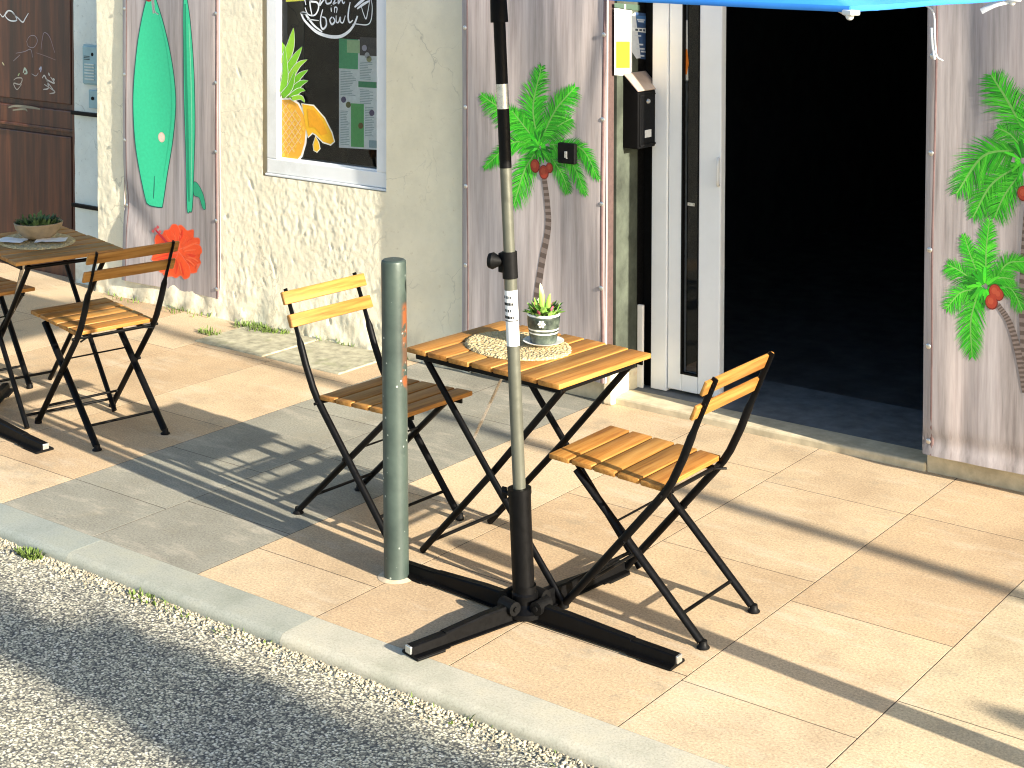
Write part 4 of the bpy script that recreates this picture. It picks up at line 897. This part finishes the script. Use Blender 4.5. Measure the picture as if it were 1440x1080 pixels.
# ================================================================== PARASOL
def make_parasol(arms):
    p = empty('parasol')
    lean = lambda z: Vector((-.0565*z, 0, z))
    # foot cross: four folded steel arms
    for ang, L in arms:
        a = R(ang); d = Vector((math.cos(a), math.sin(a), 0)); s = Vector((-d.y, d.x, 0)); bm = B()
        prof = [(-.036, .006), (-.036, .010), (-.019, .012), (-.016, .046), (-.012, .050), (.012, .050), (.016, .046), (.019, .012), (.036, .010), (.036, .006)]
        rows = []
        for t, k, zs in ((.045, .75, 1.15), (.16, .8, 1.1), (L*.72, .85, .85), (L*.7205, 1.0, .8), (L, 1.0, .72)):
            rows.append([bm.verts.new(d*t + s*(x*(k if abs(x) > .03 else .95)) + Vector((0, 0, z*zs if z > .02 else z))) for x, z in prof])
        for r0, r1 in zip(rows, rows[1:]):
            for i in range(len(prof)-1): bm.faces.new((r0[i], r0[i+1], r1[i+1], r1[i]))
            bm.faces.new((r0[-1], r0[0], r1[0], r1[-1]))
        bm.faces.new(rows[0][::-1]); bm.faces.new(rows[-1]); bmesh.ops.recalc_face_normals(bm, faces=bm.faces)
        arm = link('base_arm', bm, M['black'], p, 25)
        bm = B(); box(bm, d*(L-.05)+Vector((0, 0, .004)), (.10, .078, .007), Matrix.Rotation(a, 3, 'Z'), .002); link('foot_pad', bm, M['blackmatte'], arm)
        bm = B(); box(bm, d*(L+.003)+Vector((0, 0, .024)), (.008, .026, .022), Matrix.Rotation(a, 3, 'Z'), .002); link('end_plug', bm, M['silver'], arm)
        bm = B(); c0 = d*.062 + Vector((0, 0, .05)); sweep(bm, [c0 - s*.030, c0 + s*.030], .021, 16); sweep(bm, [c0 - s*.036, c0 + s*.036], .008, 8); link('hinge_bolt', bm, M['blackmatte'], arm, 40)
    bm = B(); lathe(bm, [(0, .012), (.062, .012), (.066, .016), (.066, .03), (.05, .04), (.040, .05), (.040, .075), (.0345, .08), (.0335, .10)], 32); link('hub', bm, M['black'], p, 40)
    bm = B(); sweep(bm, [lean(z) for z in (.03, .1, .2, .3, .385)], [.0335]*4 + [.0345], 28); sweep(bm, [lean(.372), lean(.389)], .0365, 28); link('sleeve', bm, M['black'], p, 40)
    bm = B(); sweep(bm, [lean(.36)+Vector((-.03, 0, 0)), lean(.365)+Vector((-.062, 0, 0))], .007, 10); box(bm, lean(.362)+Vector((-.058, 0, 0)), (.018, .008, .036), None, .003); link('sleeve_knob', bm, M['blackmatte'], p, 40)
    bm = B(); sweep(bm, [lean(.38), lean(.8), lean(1.09)], .0195, 24); link('lower_pole', bm, M['olive'], p, 40)
    bm = B(); sweep(bm, [lean(1.02), lean(1.05), lean(1.10)], .0235, 24); box(bm, lean(1.065)+Vector((-.024, 0, 0)), (.02, .03, .06), None, .004); link('clamp', bm, M['blackmatte'], p, 40)
    bm = B(); sweep(bm, [lean(1.07)+Vector((-.018, -.012, 0)), lean(1.07)+Vector((-.046, -.022, 0)), lean(1.07)+Vector((-.058, -.026, 0))], [.010, .026, .022], 18); link('knob', bm, M['blackmatte'], p, 40)
    bm = B(); sweep(bm, [lean(1.09), lean(1.24), lean(1.36)], .0175, 24); link('middle_pole', bm, M['olive'], p, 40)
    bm = B(); sweep(bm, [lean(1.352), lean(1.45), lean(1.535)], .0185, 24); sweep(bm, [lean(1.60), lean(1.70), lean(1.80)], .0185, 24); sweep(bm, [lean(1.79), lean(1.80), lean(1.90)], [.027, .027, .024], 24); link('upper_pole', bm, M['black'], p, 40)
    bm = B(); sweep(bm, [lean(1.53), lean(1.605)], .0188, 24); link('steel_collar', bm, M['silver'], p, 40)
    bm = B(); sweep(bm, [lean(1.88), lean(2.3), lean(2.46)], .015, 20); link('mast', bm, M['silver'], p, 40)
    bm = B(); sweep(bm, [lean(.818), lean(.985)], .0200, 24, None, False); o = link('pole_label', bm, M['white'], p, 60)
    bm = B()
    for k, z in enumerate((.965, .945, .925, .905)):
        for ang in range(-140, -40, 14 if k % 2 else 20):
            a = R(ang); c = lean(z) + Vector((math.cos(a), math.sin(a), 0))*.0202; box(bm, c, (.0006, .0035, .008), Matrix.Rotation(a, 3, 'Z'))
    sweep(bm, [lean(.893), lean(.896)], .0203, 24, None, False)
    link('label_text', bm, M['blackmatte'], o)
    # canopy: eight panels
    UP = Vector((0, 0, .008)); c0 = lean(2.1); top = Vector((c0.x, 0, 2.47))
    rim = [Vector((1.52, -1.04, 1.92)), Vector((1.46, 0, 1.904)), Vector((1.52, 1.05, 1.92)), Vector((-.1, 1.08, 1.93)), Vector((-1.72, 1.05, 1.94)), Vector((-1.68, 0, 1.93)), Vector((-1.72, -1.04, 1.94)), Vector((-.1, -1.07, 1.946))]; rim = [r_ + UP for r_ in rim]
    bm = B(); n = 12; m_ = 8
    for i in range(8):
        A, Bq = rim[i], rim[(i+1) % 8]; sagk = .07 if i in (0, 1, 4, 5) else .02
        rows = []
        for j in range(m_+1):
            u = j/m_; row = []
            for k in range(n+1):
                t = k/n; e = A.lerp(Bq, t); inw = (Vector((c0.x, 0, e.z))-e); e = e + inw.normalized()*sagk*4*t*(1-t)*1.5
                q = top.lerp(e, u); q.z += .045*math.sin(math.pi*u)*.6 - (.035 if i in (0, 1, 4, 5) else .012)*4*t*(1-t)*u*(1-u*.65)
                q.z += .004*noise.noise(Vector((q.x*4, q.y*4, 0)))*u
                row.append(bm.verts.new(q))
            rows.append(row)
        for j in range(m_):
            for k in range(n): bm.faces.new((rows[j][k], rows[j+1][k], rows[j+1][k+1], rows[j][k+1]))
    bmesh.ops.remove_doubles(bm, verts=bm.verts, dist=.0005); bmesh.ops.recalc_face_normals(bm, faces=bm.faces)
    cn = link('canopy', bm, M['canopy'], p, 180)
    for i in range(8):
        A, Bq = rim[i], rim[(i+1) % 8]; sagk = .07 if i in (0, 1, 4, 5) else .02; pts = []
        for k in range(25):
            t = k/24; e = A.lerp(Bq, t); inw = (Vector((c0.x, 0, e.z))-e); e = e + inw.normalized()*sagk*4*t*(1-t)*1.5
            e.z += -(.035 if i in (0, 1, 4, 5) else .012)*4*t*(1-t)*.35 + .004*noise.noise(Vector((e.x*4, e.y*4, 0))) + .0015*math.sin(t*60)*t*(1-t); pts.append(e)
        bm = B(); sweep(bm, pts, (.0016, .006), 8, (0, 0, 1)); link('hem', bm, M['canopy'], cn, 60)
    for i, r in enumerate(rim):
        s0 = lean(2.38); e = r + (Vector((0, 0, -.012)))
        mid = s0.lerp(e, .5) + Vector((0, 0, .015))
        bm = B(); sweep(bm, [s0, mid, e], .005, 8); rb = link('rib', bm, M['silver'], p, 60)
        bm = B(); d = (r - c0); d.z = 0; d.normalize(); box(bm, r + d*.004 + Vector((0, 0, -.006)), (.032, .022, .010), Matrix.Rotation(math.atan2(d.y, d.x), 3, 'Z'), .003); bmesh.ops.create_uvsphere(bm, u_segments=10, v_segments=6, radius=.008, matrix=Matrix.Translation(r + Vector((0, 0, -.013)))); link('rib_tip', bm, M['white'], rb, 40)
    # hanging cord and tie strap on the right hand edge
    e = Vector((1.325, -.19, 1.902))
    bm = B(); sweep(bm, smoothpath([e + Vector((-.02, -.01, 0)), e + Vector((.012, 0, -.02)), e + Vector((.016, .004, -.075)), e + Vector((.020, .006, -.125)), e+Vector((.035, .01, -.138))], 20), .0022, 8); sweep(bm, [e+Vector((.008, .004, -.06)), e+Vector((.010, .006, -.10)), e+Vector((.016, .006, -.135))], .004, 8); link('cord', bm, M['white'], p, 60)
    bm = B(); sweep(bm, smoothpath([Vector((1.46, 0, 1.905)), Vector((1.43, -.015, 1.897)), Vector((1.405, -.02, 1.884)), Vector((1.392, -.022, 1.876))], 14), (.001, .008), 8, (0, .3, 1)); link('tie_strap', bm, M['white'], p, 60)
    return p
para = make_parasol(((0, .535), (176, .50), (256, .425), (84, .46))); para.location = (-.006, .012, 0); tag(para, 'blue parasol on a leaning pole in front of the sunlit table', 'parasol', 'parasols standing beside the tables')
para2 = make_parasol(((-6, .535), (176, .50), (250, .425), (130, .46))); para2.location = (-2.93, .125, 0); tag(para2, 'parasol at the left edge, only one black base arm showing', 'parasol', 'parasols standing beside the tables')

# ================================================================== STREET POSTS
bl = tag(empty('bollard', (-.507, .0, 0)), 'weathered green steel bollard between the chair and the parasol base', 'bollard', 'bollards along the kerb')
bm = B()
prof = [(.0, .0), (.041, .0), (.041, .006), (.0400, .012), (.0400, .96), (.0400, 1.008), (.0385, 1.016), (.034, 1.020), (.0, 1.021)]
lathe(bm, prof, 40)
for v in bm.verts: v.co.x -= .0115*v.co.z
link('post', bm, M['bollard'], bl, 35)
bm = B(); n = 26; rs = random.Random(12)
lathe(bm, [(.040, .006), (.050, .004), (.060, .0012)], 26); link('mortar_collar', bm, plain('mortar', (.50, .40, .27), .9, 0, .2, 40, .4), bl, 60)
for x, lab in ((2.30, 'green bollard just outside the right edge, casting the long pavement shadow'),):
    o = copy_tree(bl); o.location = (x, .012, 0); tag(o, lab, 'bollard', 'bollards along the kerb')
pst = plain('grey_post_paint', (.16, .17, .17), .5, .2)
def post(x, y, h, r, lab):
    o = tag(empty('street_post', (x, y, 0)), lab, 'post', 'slim posts further along the pavement')
    bm = B(); lathe(bm, [(0, 0), (r*2, 0), (r*2, .02), (r*1.1, .05), (r, .2), (r*.95, h-.02), (r*.6, h), (0, h)], 18); link('shaft', bm, pst, o, 40)
    bm = B(); lathe(bm, [(0, h), (r*1.3, h), (r*1.5, h+.03), (r*.8, h+.07), (0, h+.08)], 18); link('cap', bm, pst, o, 40)
post(8.0, .27, 4.4, .042, 'tall slim grey post on the pavement far to the right')
post(6.2, -.265, 1.69, .036, 'short slim grey post near the kerb far to the right')

# ================================================================== TREE (throws the soft shade on the road)
SUN_D = Vector((-1, .117, -.36)).normalized()
tr = tag(empty('street_tree', (9.75, -2.02, ROAD_Z)), 'small leafy street tree across the road to the right', 'tree')
rs = random.Random(21); bm = B()
sweep(bm, smoothpath([(0, 0, 0), (.03, .02, 1.2), (-.02, .03, 2.4), (.05, 0, 3.4)], 12), [.10 - .05*i/12 for i in range(13)], 12)
for k in range(7):
    a = k*.9; h = 2.2 + .2*k; sweep(bm, smoothpath([(0, 0, h), (.35*math.cos(a), .06*math.sin(a), h+.35), (.8*math.cos(a), .10*math.sin(a), h+.6)], 6), [.035, .03, .025, .02, .016, .012, .008], 8)
link('trunk', bm, plain('bark', (.12, .09, .06), .9, 0, .4, 20, .5), tr, 60)
bm = B()
for k in range(17):
    c = Vector((rs.choice((-.75, .72)) + rs.gauss(0, .20), rs.gauss(0, .075), rs.uniform(3.2, 3.6)))
    for i in range(150):
        p = c + Vector((rs.gauss(0, .17), rs.gauss(0, .05), rs.gauss(0, .10))); a = Vector((rs.gauss(0, 1), rs.gauss(0, 1), rs.gauss(0, 1))).normalized()*.05; b_ = a.orthogonal().normalized()*.028
        bm.faces.new([bm.verts.new(q) for q in (p-a, p+b_, p+a, p-b_)])
link('crown', bm, plain('tree_leaf', (.06, .10, .03), .6, 0, .4, 3), tr)

# ================================================================== LIGHT
w = bpy.data.worlds.new('World'); sc.world = w; w.use_nodes = True
nt = w.node_tree; bg = nt.nodes['Background']; sky = nt.nodes.new('ShaderNodeTexSky'); sky.sky_type = 'NISHITA'; sky.sun_disc = False
elev = math.asin(-SUN_D.z); az = math.atan2(-SUN_D.x, -SUN_D.y)
sky.sun_elevation = elev; sky.sun_rotation = az; sky.altitude = 50; sky.air_density = 1.0; sky.dust_density = 1.2; sky.ozone_density = 1.0
nt.links.new(sky.outputs[0], bg.inputs[0]); bg.inputs[1].default_value = .115
L = bpy.data.lights.new('sun', 'SUN'); L.energy = 5.0; L.angle = R(.5); L.color = (1, .91, .775)
so = bpy.data.objects.new('sun', L); COL.objects.link(so); so.rotation_euler = SUN_D.to_track_quat('-Z', 'Y').to_euler()

# ================================================================== CAMERA
cd = bpy.data.cameras.new('camera'); co = bpy.data.objects.new('camera', cd); COL.objects.link(co); sc.camera = co
cd.sensor_fit = 'HORIZONTAL'; cd.sensor_width = 36; cd.lens = F_PX/1440*36; cd.shift_y = (CY-540)/1440; cd.clip_start = .05; cd.clip_end = 2000
co.matrix_world = Matrix(((_r.x, _u.x, -_f.x, CAM.x), (_r.y, _u.y, -_f.y, CAM.y), (_r.z, _u.z, -_f.z, CAM.z), (0, 0, 0, 1)))

sc.cycles.pixel_filter_type = 'BLACKMAN_HARRIS'; sc.cycles.filter_width = 1.1
vs = sc.view_settings; vs.view_transform = 'Standard'; vs.look = 'None'; vs.gamma = 1; vs.exposure = 1.62
